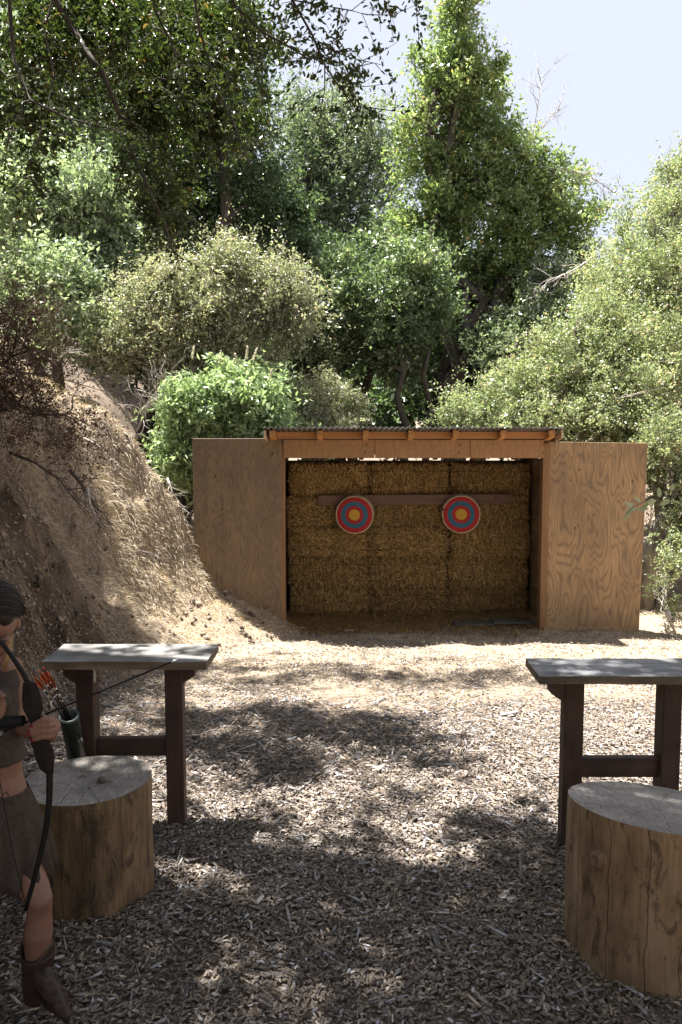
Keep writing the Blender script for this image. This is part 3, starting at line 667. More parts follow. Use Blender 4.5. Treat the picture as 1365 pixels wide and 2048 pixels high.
# rail and targets
ra, rb = at(637, 1000, 11.12), at(1022, 998, 11.12)
mb = MB(); mb.beam((ra.x, 11.13, ra.z - .005), (rb.x, 11.13, rb.z + .0), .035, .14, bev=.004); rail = mb.build('hanging_rail', M['rail'])
tag(rail, 'long red brown board fixed across the straw bales behind the targets', 'board')
for a in (650, 672, 1005, 983):
    b_ = MB(); q_ = at(a, 996, 11.105); b_.ball((q_.x, 11.107, q_.z), (.006, .004, .006), 8, 5); under(b_.build('screw', M['steel']), rail)
targets = []
for (tx, ty, lab, tlt) in ((709.5, 1030, 'left round target with red and blue rings and gold centre, hung on the board', .05), (923, 1029, 'right round target with red and blue rings, an arrow stuck near its top left', -.04)):
    c_ = at(tx, ty, 11.0); r_ = 36.6 / F * 11.1
    root = tag(empty('archery_target', c_ + Vector((0, .1, 0))), lab, 'target', 'round straw targets hung in the shed')
    prof = [(.0, -.001), (r_ * .5, -.0), (r_ * .97, .004), (r_, .014)]
    nn = 64; vs_ = []; fs_ = []
    rad = [0.001, .04, .08, .12, .16, .20, r_ * .97, r_]; dy_ = [0, 0, 0, 0, 0, 0, .003, .012]
    for q_, dq in zip(rad, dy_):
        for j in range(nn): t = 2 * math.pi * j / nn; vs_.append((q_ * math.cos(t) * (1 + .006 * math.sin(5 * t)), dq, q_ * math.sin(t) * (1 + .006 * math.sin(3 * t + 1))))
    for i in range(len(rad) - 1):
        for j in range(nn): k = (j + 1) % nn; fs_.append((i * nn + j, i * nn + k, (i + 1) * nn + k, (i + 1) * nn + j))
    fc = MB().add(vs_, fs_, True).build('target_face', M['target']); fc.parent = root; fc.location = (0, -.1, 0); fc.rotation_euler = (0, tlt, R(-6))
    mb = MB()   # coiled straw rim, wider behind
    for k in range(5):
        pts = [(r_ * 1.00 * math.cos(t), .012 + .022 * k, r_ * 1.00 * math.sin(t) + k * .004) for t in np.linspace(0, 2 * math.pi, 49)]
        mb.tube(pts, .012, 6, cap=False)
    mb.lathe((0, .006, 0), [(r_ * .99, 0), (r_ * .99, .1)], 40, axis=(0, 1, 0))
    rm = mb.build('straw_rim', plain('straw_rim', (.42, .33, .22), .9, 60, .35, .6, .01)); rm.parent = root; rm.location = (0, -.1, 0); rm.rotation_euler = (0, 0, R(-6))
    hk = MB(); hk.tube([(0, -.01, r_ + .01), (.005, .0, r_ + .05), (0, .06, r_ + .07)], .003, 5); h_ = hk.build('wire_hook', M['steel']); h_.parent = root
    targets.append(root)

def arrow(a, b, name, label, group, vane=M['orange'], vr=.013, sh=M['black'], r=.0033, band=None, vl=.06):
    """nock at a, point at b"""
    a = Vector(a); b = Vector(b); d = (b - a).normalized(); s = d.cross(Vector((0, 0, 1))).normalized(); u = s.cross(d)
    root = tag(empty(name, a), label, 'arrow', group)
    mb = MB(); mb.tube([a, b - d * .02], r, 8); under(mb.build('shaft', sh), root)
    mb = MB(); mb.tube([b - d * .03, b - d * .012, b], [r * 1.15, r * 1.15, r * .15], 8); under(mb.build('point', M['steel']), root)
    mb = MB(); mb.tube([a - d * .012, a + d * .004], [r * 1.2, r * 1.2], 6); under(mb.build('nock', vane), root)
    for k in range(3):
        t = 2 * math.pi * k / 3 + .5; o_ = s * math.cos(t) + u * math.sin(t); n_ = d.cross(o_) * .0007; mb = MB()
        q = [a + d * .012 + o_ * r, a + d * .018 + o_ * (r + vr), a + d * (.012 + vl * .45) + o_ * (r + vr * .8), a + d * (.012 + vl) + o_ * r]
        mb.add([p + n_ for p in q] + [p - n_ for p in q], [(0, 1, 2, 3), (7, 6, 5, 4), (0, 4, 5, 1), (1, 5, 6, 2), (2, 6, 7, 3), (3, 7, 4, 0)]); under(mb.build('vane', vane), root)
    if band:
        for q0, q1, bm in band: mb = MB(); mb.tube([a + d * q0, a + d * q1], r * 1.12, 8); under(mb.build('band', bm), root)
    return root
arrow(at(886, 1019, 10.45), at(912, 1013, 11.02), 'arrow', 'black arrow stuck in the blue ring of the right target', None, M['black'])

# ------------------------------------------------------------------ shooting benches
def bench(name, label, fl, fr, yf, yb, skew, ztop, th, posts, py, pw, stretch_z, mat_top, bottom, fleck):
    """fl, fr: X of the board's front corners; skew: shift of the back edge"""
    root = tag(empty(name, ((posts[0] + posts[1]) / 2, py, 0)), label, 'bench', 'plank shooting benches')
    nx = 26; vs_ = []; fs_ = []
    for k, zz in enumerate((ztop, ztop - th)):
        for i in range(nx + 1):
            for j in range(6):
                u = i / nx; v = j / 5; X = fl + (fr - fl) * u + skew[0] * v * (1 - u) + skew[1] * v * u; Yv = yf + (yb - yf) * v
                e = .004 * mnoise.noise(Vector((X * 9, 3 * v, k))) if j in (0, 5) else 0
                z = zz + .003 * mnoise.noise(Vector((X * 3, v * 4, 0))) + (.004 * (2 * v - 1) ** 2 - .002)
                if k == 0 and (j in (0, 5) or i in (0, nx)): z -= .004
                vs_.append((X, Yv + e, z))
    n1 = (nx + 1) * 6
    for i in range(nx):
        for j in range(5):
            a = i * 6 + j; fs_.append((a, a + 6, a + 7, a + 1)); a += n1; fs_.append((a, a + 1, a + 7, a + 6))
        for j in (0, 5): a = i * 6 + j; f = (a, a + n1, a + n1 + 6, a + 6); fs_.append(f if j == 0 else f[::-1])
    for j in range(5):
        for i in (0, nx): a = i * 6 + j; f = (a, a + 1, a + 1 + n1, a + n1); fs_.append(f if i == 0 else f[::-1])
    bo_ = MB().add(vs_, fs_, False).build('plank_top', mat_top, root); bo_.data.materials.append(M['edge'])
    bo_.data.polygons.foreach_set('material_index', [0 if abs(p_.normal.z) > .5 else 1 for p_ in bo_.data.polygons])
    for k, x_ in enumerate(posts):
        zb = Hz(x_, py) - .25
        mb = MB(); mb.box((x_, py, (ztop - th + zb) / 2), (pw, pw, ztop - th - zb), Matrix.Rotation(R(1 if k else -1) * 3, 3, 'Z'), .004); mb.build('leg', M['bench_leg'], root)
        s = -1 if k == 0 else 1; x1 = x_ + s * pw / 2 * .98; x2 = x1 + s * .068; zt = ztop - th - .001; dep = .05; yb_ = py + .012
        q = [(x1, zt), (x2, zt), (x2, zt - .075), (x1 + s * .015, zt - .112), (x1, zt - .112)]
        mb = MB(); vv = [(a, yb_ - dep, b) for a, b in q] + [(a, yb_ + dep * .6, b) for a, b in q]; n_ = len(q)
        ff = [tuple(range(n_)), tuple(range(2 * n_ - 1, n_ - 1, -1))] + [(i, (i + 1) % n_, (i + 1) % n_ + n_, i + n_)[::-1] for i in range(n_)]
        if s < 0: ff = [f[::-1] for f in ff]
        mb.add(vv, ff); mb.build('bracket', M['bench_bar'], root)
    mb = MB(); mb.box(((posts[0] + posts[1]) / 2, py + .012, stretch_z), (posts[1] - posts[0] - pw * .99, .045, .098), None, .004); mb.build('stretcher', M['bench_bar'], root)
    return root
zl = .91; yl = 3.95
pl = at(80, 1320, yl); pr = at(413, 1325, yl)
bench('shooting_bench', 'grey plank bench at left with dappled top, standing behind the person and stump', pl.x, pr.x, yl, yl + .36, (at(128, 1284, yl + .36).x - pl.x, at(437, 1288, yl + .36).x - pr.x), zl, .045,
      (at(175, 1450, 4.13).x, at(350, 1450, 4.13).x), 4.15, .093, at(300, 1493, 4.15).z, M['bench_top'], None, True)
mb = MB(); fq = at(189.5, 1352, 4.095)
for k in range(7):
    z_ = fq.z + .028 - k * .0095; mb.box((fq.x + rng.normal(0, .002), 4.099, z_), (rng.uniform(.006, .012), .003, rng.uniform(.006, .011)), Matrix.Rotation(rng.normal(0, .4), 3, 'Y'))
lb = [o for o in bpy.data.objects if o.name.startswith('shooting_bench')][0]
mb.build('paint_flake', M['white'], lb)
yr_ = 3.66; zr_ = .92; pl = at(1080, 1350, yr_); xe = pl.x + 1.02
bench('shooting_bench', 'blue grey plank bench at right, standing behind the knotty stump', pl.x, xe, yr_, yr_ + .32, (at(1052, 1316, yr_ + .32).x - pl.x, .02), zr_, .042,
      (at(1145, 1500, 3.78).x, at(1338, 1500, 3.78).x), 3.80, .093, at(1240, 1534, 3.8).z, M['bench_top2'], None, True)

# ------------------------------------------------------------------ stumps
def stump(name, label, cx, cy, r, h, tx, ty, mats, knots=(), flare=.02, squash=1.0):
    zg = Hz(cx, cy); root = tag(empty(name, (cx, cy, 0)), label, 'stump', 'cut log stumps'); n = 96; rows_ = 14; vs_ = []; fs_ = []
    def rad(t, k): 
        return r * (1 + .02 * math.sin(2 * t + 1) + .008 * math.sin(3 * t) + .004 * math.sin(7 * t + 2) + flare * (1 - k) ** 2 + .014 * mnoise.noise(Vector((math.cos(t) * 2, math.sin(t) * 2, k * 2))))
    for i in range(rows_ + 1):
        k = i / rows_
        for j in range(n):
            t = 2 * math.pi * j / n; q = rad(t, k); x_ = q * math.cos(t); y_ = q * math.sin(t) * squash
            if i == rows_: x_ *= .992; y_ *= .992
            zt = h + tx * x_ + ty * y_; z0 = zg - .12
            kk = k if i < rows_ else 1.0
            vs_.append((cx + x_, cy + y_, z0 + (zt - z0) * (kk if i < rows_ else 1) - (.012 if i == rows_ - 1 and False else 0)))
    for i in range(rows_):
        for j in range(n): a = i * n + j; b = i * n + (j + 1) % n; fs_.append((a, b, b + n, a + n))
    side = MB().add(vs_, fs_, True).build('bark_side', mats[0], root)
    top = []; ft = []; nr = 10
    for i in range(nr + 1):
        for j in range(n):
            t = 2 * math.pi * j / n; q = rad(t, 1) * .993 * i / nr; x_ = q * math.cos(t); y_ = q * math.sin(t) * squash
            top.append((cx + x_, cy + y_, h + tx * x_ + ty * y_ + .0005 + (.004 * mnoise.noise(Vector((x_ * 14, y_ * 14, 3))) if i < nr else 0)))
    for i in range(nr):
        for j in range(n): a = i * n + j; b = i * n + (j + 1) % n; ft.append((a, a + n, b + n, b))
    MB().add(top, ft, False).build('sawn_top', mats[1], root)
    for (t, k, kr, out_) in knots:
        q = rad(t, k); z_ = k * h; c_ = Vector((cx + q * math.cos(t), cy + q * math.sin(t), z_)); nrm = Vector((math.cos(t), math.sin(t), .1)).normalized()
        mb = MB(); mb.lathe(c_ - nrm * .03, [(kr * 1.9, 0), (kr * 1.5, .022), (kr * 1.1, .03 + out_ * .5), (kr, .03 + out_), (kr * .7, .034 + out_), (kr * .55, .026 + out_), (kr * .15, .03 + out_)], 20, axis=nrm)
        mb.build('knot', mats[0], root)
    return root
s1 = STUMPS[0]; s2 = STUMPS[1]
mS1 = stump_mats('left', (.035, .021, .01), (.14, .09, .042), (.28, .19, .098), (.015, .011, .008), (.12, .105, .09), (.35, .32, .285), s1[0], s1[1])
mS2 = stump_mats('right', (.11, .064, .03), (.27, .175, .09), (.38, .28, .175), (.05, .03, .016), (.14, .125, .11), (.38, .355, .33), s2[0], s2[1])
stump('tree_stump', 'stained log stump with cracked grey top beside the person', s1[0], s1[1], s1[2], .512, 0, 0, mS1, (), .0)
ang = lambda x, z: 0
stump('tree_stump', 'large peeled log stump with round knots and sloping top at right', s2[0], s2[1], s2[2], .59, -.095, -.135, mS2, ((R(212), .80, .028, .022), (R(266), .70, .030, .012)), .01)
# small dark plug of wood on the left stump
pc = at(204, 1567, 3.42); mb = MB(); mb.lathe((pc.x, pc.y, .514), [(.016, 0), (.019, .008), (.016, .018), (.006, .021)], 12); mb.ball((pc.x + .012, pc.y, .518), (.013, .01, .008), 10, 6)
tag(mb.build('acorn_cap', M['root_wood']), 'small dark acorn cap lying on the left stump top', 'acorn cap')
for k in range(5):
    a = at(random.uniform(150, 260), random.uniform(1530, 1590), 3.4); mb = MB(); t = random.uniform(0, 3); L = random.uniform(.02, .05)
    mb.tube([(a.x - L * math.cos(t), 3.45 + (k - 2) * .06, .516), (a.x, 3.455 + (k - 2) * .06 + .01, .521), (a.x + L * math.cos(t), 3.47 + (k - 2) * .06, .517)], [.0015, .0025, .001], 5)
    tag(mb.build('twig', M['root_wood']), 'short dark twig lying on the left stump top', 'twig', 'twigs on the left stump')

# ------------------------------------------------------------------ quiver tube with arrows
qt = at(138.5, 1432, 3.90); qb = at(158, 1535, 4.04); qd = (qb - qt).normalized(); L = (qb - qt).length
q_root = tag(empty('quiver_tube', qb), 'dark green plastic tube holding orange fletched arrows beside the left bench leg', 'quiver')
mb = MB(); rt = .046
mb.lathe(qt, [(rt - .005, .005), (rt - .001, -.002), (rt + .001, 0.0), (rt, .012), (rt * .96, L), (rt * .9, L + .004), (0.002, L + .004)], 32, axis=qd, cap=False); mb.build('tube_body', M['green_tube'], q_root)
mb = MB(); mb.lathe(qt - qd * .001, [(rt - .0065, .30), (rt - .0065, .0), (rt - .003, -.004), (rt + .003, -.003), (rt + .003, .009)], 32, axis=qd, cap=False); mb.build('rim', M['tube_rim'], q_root)
mb = MB(); mb.lathe(qt + qd * .09 + Vector((.01, 0, 0)), [(.024, 0), (.021, 0), (.021, .02), (.024, .02), (.024, 0)], 20, axis=qd, cap=False); mb.build('inner_ring', M['white'], q_root)
mb = MB(); mb.lathe(qt + qd * .10, [(rt - .007, 0), (rt - .007, .004)], 24, axis=qd); mb.build('inner_base', M['tube_in'], q_root)
ars = [(72, 1357), (81, 1345), (88, 1338), (91, 1352), (99, 1350)]; labs = ['leftmost', 'second', 'tallest', 'fourth', 'rightmost']
for k, (ax, ay) in enumerate(ars):
    a = at(ax, ay, 3.80 + .012 * k); e = qt + Vector((-.02 + .008 * k, .005 * (k % 2), -.02)); d = (e - a).normalized(); b = e + d * .14
    arrow(a, b, 'arrow', f'{labs[k]} black arrow with orange vanes standing in the green tube', 'arrows in the green tube', M['orange'], .011, M['black'], .0034, [(.075, .085, M['white']), (.11, .13, M['trim']), (.15, .156, M['white'])])

# ------------------------------------------------------------------ vegetation
def limb_path(a, b, sag=.1, n=6, wob=.06):
    a = Vector(a); b = Vector(b); L = (b - a).length; pts = []
    for i in range(n + 1):
        t = i / n; p = a.lerp(b, t) + Vector((0, 0, 1)) * sag * L * math.sin(math.pi * t)
        if 0 < i < n: p += Vector((random.gauss(0, 1), random.gauss(0, 1), random.gauss(0, .6))) * wob * L * .5
        pts.append(p)
    return pts

def crown(ells, n_clump, n_leaf, cr, lsize, asp, seed, big=False, hollow=.45, up=.3, spray=1.0, flat=.8, wts=None, droop=0.0):
    """ells: (centre, radii) world ellipsoids -> leaf blocks, clump centres, per-leaf random"""
    g = np.random.default_rng(seed)
    vol = np.array([(e[1][0] * e[1][1] * e[1][2]) ** .72 * (e[2] if len(e) > 2 else 1) for e in ells]); pick = g.choice(len(ells), n_clump, p=vol / vol.sum())
    C = np.array([e[0] for e in ells])[pick]; Rr = np.array([e[1] for e in ells])[pick]; Rr = np.maximum(Rr - .3 * cr, .4 * Rr)
    D = unit(g.normal(size=(n_clump, 3))); rad = hollow + (1 - hollow) * g.random((n_clump, 1)) ** .6
    CC = C + D * Rr * rad * (1 + .24 * g.normal(size=(n_clump, 1)))
    crs = cr * g.uniform(.55, 1.35, n_clump); tone = g.normal(0, .13, n_clump)
    ns = max(4, n_leaf // 14)
    n_sp = n_clump * ns; ci = np.repeat(np.arange(n_clump), ns)
    SD = unit(g.normal(size=(n_sp, 3)) * np.array([1, 1, flat]) + D[ci] * .5 + np.array([0, 0, up]))
    SO = CC[ci] + g.normal(size=(n_sp, 3)) * (crs[ci][:, None] * .35)
    per = max(2, n_leaf // ns); n = n_sp * per; si = np.repeat(np.arange(n_sp), per); li = np.tile(np.arange(per), n_sp)
    t = (li + g.random(n)) / per
    ln = crs[ci[si]] * (g.uniform(.5, 1.1, n_sp) * np.where(g.random(n_sp) < .13, 2.0, 1))[si] * spray
    sz = lsize * g.uniform(.6, 1.3, n)
    P = SO[si] + SD[si] * (t * ln)[:, None] + g.normal(size=(n, 3)) * sz[:, None] * .45
    P[:, 2] -= droop * (t * ln) ** 1.0
    A = SD[si] * .6 + g.normal(size=(n, 3)) * .8; Nn = g.normal(size=(n, 3)) + np.array([0, -.25, .25]) + D[ci[si]] * .3
    Vb, q = leaves(P, A, Nn, sz, asp, .22, big)
    rn = np.clip(.45 + tone[ci[si]] + g.normal(0, .2, n), 0, .97); 
    rn[g.random(n) < .015] = 1.0
    return Vb, q, rn, CC, crs

def E(px, py, rx, ry, Y, ry_depth=None, w=1.0):
    c = at(px, py, Y); s = Y / F * 1.0
    return (tuple(c), (rx * s, (ry_depth if ry_depth else (rx + ry) / 2 * s * .8), ry * s), w)

def tree(name, label, cat, ells, mat, n_clump, n_leaf, cr, lsize, asp, seed, base, bark, tr=.15, limbs=18, group=None, big=False, hollow=.45, up=.3, forks=None, crown_name='crown', trunk_name='trunk', droop=0.0, limb_r=.35, spray=1.0):
    random.seed(seed); base = Vector(base)
    root = tag(empty(name, base), label, cat, group)
    Vb, q, rn, CC, crs = crown(ells, n_clump, n_leaf, cr, lsize, asp, seed, big, hollow, up, droop=droop, spray=spray)
    o = link(crown_name, quads_mesh(crown_name, Vb, q, rn), mat); under(o, root)
    mb = MB(); top = Vector(np.mean(CC, 0)); zs = CC[:, 2]
    spine = []
    tips = forks or [top + Vector((0, 0, (zs.max() - top.z) * .6))]
    lp = []
    for tp in tips:
        tp = Vector(tp); pts = limb_path(base - Vector((0, 0, .3)), tp, 0, 9, .05); m_ = len(pts)
        rr_ = [tr * (1.25 - .9 * i / (m_ - 1)) * (1.35 if i == 0 else 1) for i in range(m_)]
        mb.tube(pts, rr_, 9); lp += [(p_, r_) for p_, r_ in zip(pts[3:], rr_[3:])]
    idx = list(range(len(CC))); random.shuffle(idx)
    for i in idx[:limbs]:
        c = Vector(CC[i]); src, sr = min(lp, key=lambda s: (s[0] - c).length + (0.8 if s[0].z > c.z else 0) + random.random() * 1.5)
        pts = limb_path(src, c, .06, 6, .10); r0 = min(sr * .6, tr * limb_r + .01); mb.tube(pts, [r0 * (1 - .85 * k / 6) for k in range(7)], 6)
        for _ in range(3):
            e = c + Vector((random.gauss(0, 1), random.gauss(0, 1), random.gauss(.2, 1))) * cr * .9; mb.tube(limb_path(pts[random.choice([3, 4, 5])], e, .03, 4, .12), [r0 * .3, r0 * .22, r0 * .15, r0 * .1, r0 * .05], 4)
    under(mb.build(trunk_name, bark), root)
    return root

def G(x, y): return Vector((x, y, Hz(x, y)))
def gp(px, Y): x = (px - 682.5) / F * Y; return G(x, Y)

# tall bright bay tree, centre right
Yb = 17.0
tree('bay_tree', 'tall bright green bay tree rising pointed against the sky above the shed', 'tree',
     [E(915, 40, 40, 90, Yb), E(895, 160, 75, 90, Yb), E(960, 190, 66, 90, Yb), E(862, 300, 75, 100, Yb), E(1005, 300, 82, 90, Yb), E(940, 320, 70, 80, Yb), E(870, 430, 80, 90, Yb), E(965, 440, 110, 90, Yb), E(1080, 430, 100, 85, Yb), E(1140, 450, 65, 70, Yb), E(1030, 550, 130, 70, Yb, w=.7), E(850, 560, 80, 90, Yb, w=.8), E(1110, 360, 60, 60, Yb), E(810, 520, 50, 80, Yb), E(860, 640, 70, 60, Yb, w=.7), E(1000, 660, 90, 50, Yb + .5, w=.5), E(1150, 540, 50, 50, Yb)],
     M['lf_bay'], 430, 210, .36, .098, .42, 11, gp(915, Yb), M['bark_dark'], .17, 60, hollow=.35, forks=[at(915, 60, Yb), at(870, 180, Yb - .4), at(1060, 330, Yb)])
# grey-green live oak behind, centre
Yo = 21.0
tree('live_oak', 'grey green live oak with fine leaves, left of the tall bay tree', 'tree',
     [E(640, 250, 90, 90, Yo), E(720, 330, 95, 110, Yo), E(600, 330, 100, 110, Yo), E(700, 450, 110, 110, Yo), E(590, 480, 100, 90, Yo), E(770, 300, 45, 60, Yo)],
     M['lf_oak'], 330, 170, .5, .095, .4, 12, gp(640, Yo), M['bark_dark'], .2, 55, hollow=.3, forks=[at(600, 300, Yo), at(700, 260, Yo)])
# dark oak upper left, on the hill
Yd = 15.5
tree('live_oak', 'dark spreading live oak at upper left behind the hanging branches', 'tree',
     [E(420, 220, 150, 120, Yd), E(310, 330, 130, 130, Yd), E(480, 330, 110, 120, Yd), E(400, 90, 170, 110, Yd)],
     M['lf_dark'], 300, 170, .5, .085, .42, 13, gp(330, Yd), M['bark_dark'], .22, 50, hollow=.25, forks=[at(260, 250, Yd), at(400, 200, Yd), at(480, 250, Yd)])
# pale trees on the hilltop far left
tree('hill_oak', 'pale green tree crown at the top left corner, high on the hill', 'tree',
     [E(80, 100, 150, 130, 19), E(230, 50, 130, 120, 19), E(20, 260, 120, 120, 18.5), E(190, 240, 130, 110, 19), E(330, 30, 100, 90, 19.5)],
     M['lf_pale'], 330, 170, .55, .11, .42, 14, gp(60, 18), M['bark_dark'], .2, 40, hollow=.3)
Yl = 14.5
tree('hillside_bush', 'bright pale green leafy bush high on the left slope under the dark oak', 'bush',
     [E(60, 420, 120, 110, Yl), E(180, 400, 100, 90, Yl), E(250, 500, 95, 90, Yl), E(120, 560, 130, 90, Yl), E(240, 600, 90, 60, Yl), E(40, 330, 90, 70, Yl), E(50, 630, 110, 50, 13.2), E(170, 660, 80, 45, 13.0), E(90, 560, 120, 60, 13.4)],
     M['lf_pale'], 400, 160, .42, .095, .45, 15, gp(120, Yl), M['bark_grey'], .09, 40, hollow=.3)
tree('hillside_bush', 'dark green bush in shade between the pale slope bush and the manzanita', 'bush',
     [E(330, 560, 90, 80, 15.2), E(250, 670, 100, 60, 14.2), E(300, 730, 70, 50, 13.4), E(400, 760, 60, 50, 13.6), E(430, 470, 120, 70, 16)],
     M['lf_dark'], 240, 150, .38, .09, .45, 16, gp(300, 15.0), M['bark_dark'], .08, 24, hollow=.2)
# manzanita/toyon
Ym = 12.9
tree('manzanita_bush', 'large grey green bush with reddish tips, left of centre above the light green shrub', 'bush',
     [E(400, 600, 120, 90, Ym), E(490, 590, 95, 80, Ym), E(330, 670, 120, 70, Ym), E(470, 690, 110, 70, Ym), E(560, 640, 55, 80, Ym), E(250, 700, 60, 45, Ym), E(400, 700, 150, 60, Ym), E(300, 590, 60, 60, Ym), E(320, 545, 40, 40, Ym, w=1.5), E(450, 515, 60, 35, Ym, w=1.5), E(570, 560, 50, 45, Ym, w=1.5), E(610, 620, 45, 40, Ym - .3), E(250, 620, 50, 40, Ym)],
     M['lf_pink'], 440, 230, .34, .052, .45, 17, gp(420, Ym), M['bark_grey'], .07, 40, hollow=.35)
# buckeye with flower spikes
Yk = 11.9
bk = tree('buckeye_shrub', 'light green shrub with cream flower spikes just behind the left shed panel', 'shrub',
     [E(430, 800, 95, 65, Yk), E(500, 790, 70, 55, Yk), E(380, 830, 60, 60, Yk), E(540, 840, 45, 45, Yk), E(365, 910, 28, 55, Yk, .4, 2.2), E(460, 860, 90, 50, Yk)],
     M['lf_buckeye'], 220, 130, .28, .105, .34, 18, gp(410, Yk + .2), M['bark_grey'], .04, 26, hollow=.3, droop=.3)
for (fx, fy, ft) in ((440, 712, .1), (494, 704, .05), (506, 706, .35), (478, 718, -.3), (548, 776, .8), (385, 703, .15), (540, 748, .2), (462, 728, .3)):
    a = at(fx, fy + 14, Yk - .1); d = Vector((math.sin(ft), 0, math.cos(ft))); mb = MB(); mb.tube([a, a + d * .1, a + d * .19], [.008, .006, .002], 5)
    for k in range(60):
        t = random.random(); rr_ = .020 * (1 - t * .6); ph = random.random() * 6.28; mb.ball(a + d * (.0 + .19 * t) + Vector((math.cos(ph) * rr_, math.sin(ph) * rr_, 0)), .0075, 5, 4)
    under(mb.build('flower_spike', M['flower']), bk)
# dense mid woods behind the shed
tree('understory_oak', 'dark green oak behind the shed, between the manzanita and the tall bay tree', 'tree',
     [E(640, 560, 100, 90, 16), E(740, 560, 100, 90, 15.4), E(820, 640, 80, 90, 15.4), E(700, 660, 110, 70, 16), E(610, 700, 70, 60, 16.5), E(560, 420, 60, 60, 16.5)],
     M['lf_dark'], 260, 150, .42, .115, .45, 19, gp(655, 16), M['bark_dark'], .12, 40, hollow=.25, forks=[at(600, 600, 16), at(780, 520, 15.5), at(690, 560, 16)])
tree('bay_sapling', 'sunlit grey green sapling hanging in front of the dark oak, right of centre', 'tree',
     [E(760, 600, 120, 70, 14.2), E(670, 650, 70, 70, 14.8), E(640, 560, 50, 60, 15), E(740, 690, 110, 60, 14.6), E(870, 620, 60, 90, 14.8), E(820, 740, 70, 50, 14.8), E(850, 560, 60, 80, 14.6), E(800, 520, 60, 50, 14.2), E(700, 545, 45, 50, 14.2), E(800, 680, 50, 60, 14.2)],
     M['lf_sap'], 210, 150, .34, .085, .42, 20, gp(830, 14.2), M['bark_dark'], .09, 22, hollow=.3, forks=[at(785, 600, 14.2), at(860, 700, 14.2)])
tree('understory_shrub', 'small twiggy shrub behind the shed roof, right of the light green shrub', 'bush',
     [E(620, 800, 70, 60, 13.2), E(690, 820, 60, 40, 13.4), E(640, 860, 100, 30, 13)], M['lf_pink'], 120, 110, .25, .055, .45, 21, gp(630, 13.2), M['bark_grey'], .03, 14, hollow=.2)
tree('dark_bay', 'shaded tree with dark trunks directly behind the shed roof', 'tree',
     [E(930, 760, 130, 50, 18.6), E(830, 790, 90, 50, 18), E(930, 620, 110, 70, 18.2), E(1020, 640, 90, 70, 18.5), E(880, 700, 70, 60, 18.5), E(960, 560, 120, 60, 18.4)],
     M['lf_dark'], 260, 150, .45, .12, .45, 22, gp(895, 15.6), M['bark_dark'], .2, 34, hollow=.2, forks=[at(930, 580, 16.4), at(890, 620, 16.2), at(1000, 560, 17)])
# the wood far behind closes the view
def far_wood(seed):
    ells = [E(150, 430, 260, 170, 27), E(450, 520, 240, 180, 27), E(700, 640, 200, 130, 27), E(950, 700, 220, 110, 27), E(1150, 720, 160, 130, 27), E(250, 200, 260, 200, 28), E(800, 760, 300, 100, 21), E(1050, 820, 260, 70, 17.5), E(700, 830, 200, 60, 17.5), E(560, 760, 160, 100, 22), E(1040, 780, 120, 80, 22)]
    Vb, q, rn, CC, crs = crown(ells, 1300, 130, .9, .20, .5, seed, hollow=.0)
    o = link('woodland', quads_mesh('woodland', Vb, q, rn), M['lf_dark']); tag(o, 'dark woodland filling the gully behind the trees', 'woods', kind='stuff')
far_wood(31)
# right hand brush
Yr = 13.4
tree('toyon_bush', 'huge yellow green bush climbing the right edge of the picture to the sky', 'bush',
     [E(1330, 480, 110, 110, Yr + 1.5), E(1270, 580, 110, 90, Yr + 1), E(1390, 620, 110, 130, Yr + .5), E(1280, 700, 120, 80, Yr), E(1360, 780, 110, 100, Yr), E(1380, 360, 70, 70, Yr + 2)],
     M['lf_right'], 470, 240, .38, .058, .45, 23, gp(1330, Yr + .5), M['bark_grey'], .12, 40, hollow=.4, forks=[at(1330, 500, Yr + 1), at(1400, 600, Yr)])
tree('toyon_bush', 'low spreading yellow green bush just behind the right end of the shed roof', 'bush',
     [E(1150, 720, 110, 70, 13.0), E(1060, 770, 110, 55, 12.9), E(1180, 820, 120, 60, 12.7), E(1000, 810, 90, 40, 12.9), E(930, 835, 70, 22, 12.9), E(1250, 800, 90, 90, 12.6), E(1200, 640, 60, 60, 13.2), E(1100, 840, 200, 40, 12.6), E(1270, 880, 60, 60, 12.4)],
     M['lf_right'], 500, 240, .30, .050, .45, 24, gp(1140, 13.2), M['bark_grey'], .08, 40, hollow=.35)
tree('toyon_bush', 'green brush hanging beside the right plywood panel over the dead branches', 'bush',
     [E(1330, 900, 70, 80, 11.8), E(1390, 1000, 60, 90, 11.4), E(1310, 960, 35, 60, 12.0), E(1370, 1120, 40, 60, 10.9)],
     M['lf_right'], 130, 150, .25, .055, .45, 25, gp(1345, 11.6), M['bark_grey'], .07, 18, hollow=.3)
tree('toyon_bush', 'grey green bush in half shade right of the dark trunks above the roof', 'bush',
     [E(1010, 700, 70, 60, 15.5), E(1090, 640, 70, 60, 15.5), E(1100, 560, 50, 50, 16)],
     M['lf_oak'], 110, 150, .35, .075, .45, 26, gp(1040, 15.4), M['bark_grey'], .07, 18, hollow=.25)
# leaning trunk right of the shed
mb = MB(); pts = [G(at(1292, 1140, 11.6).x, 11.6) - Vector((0, 0, .1)), at(1303, 1090, 11.6), at(1318, 1050, 11.6), at(1340, 1010, 11.7), at(1372, 960, 11.8)]
mb.tube(pts, [.12, .10, .085, .085, .06], 12); tag(mb.build('leaning_trunk', M['bark_grey']), 'leaning grey tree trunk in the brush right of the shed', 'tree trunk')
# low dry plants on the sand at the right edge
tree('dry_shrub', 'small dry shrub with a few green leaves on the sand at the right edge', 'plant',
     [E(1345, 1220, 35, 40, 10.0), E(1320, 1170, 25, 25, 10.6)], M['grass'], 26, 60, .12, .035, .4, 27, gp(1350, 10.0), M['dead_wood'], .01, 14, hollow=.0)

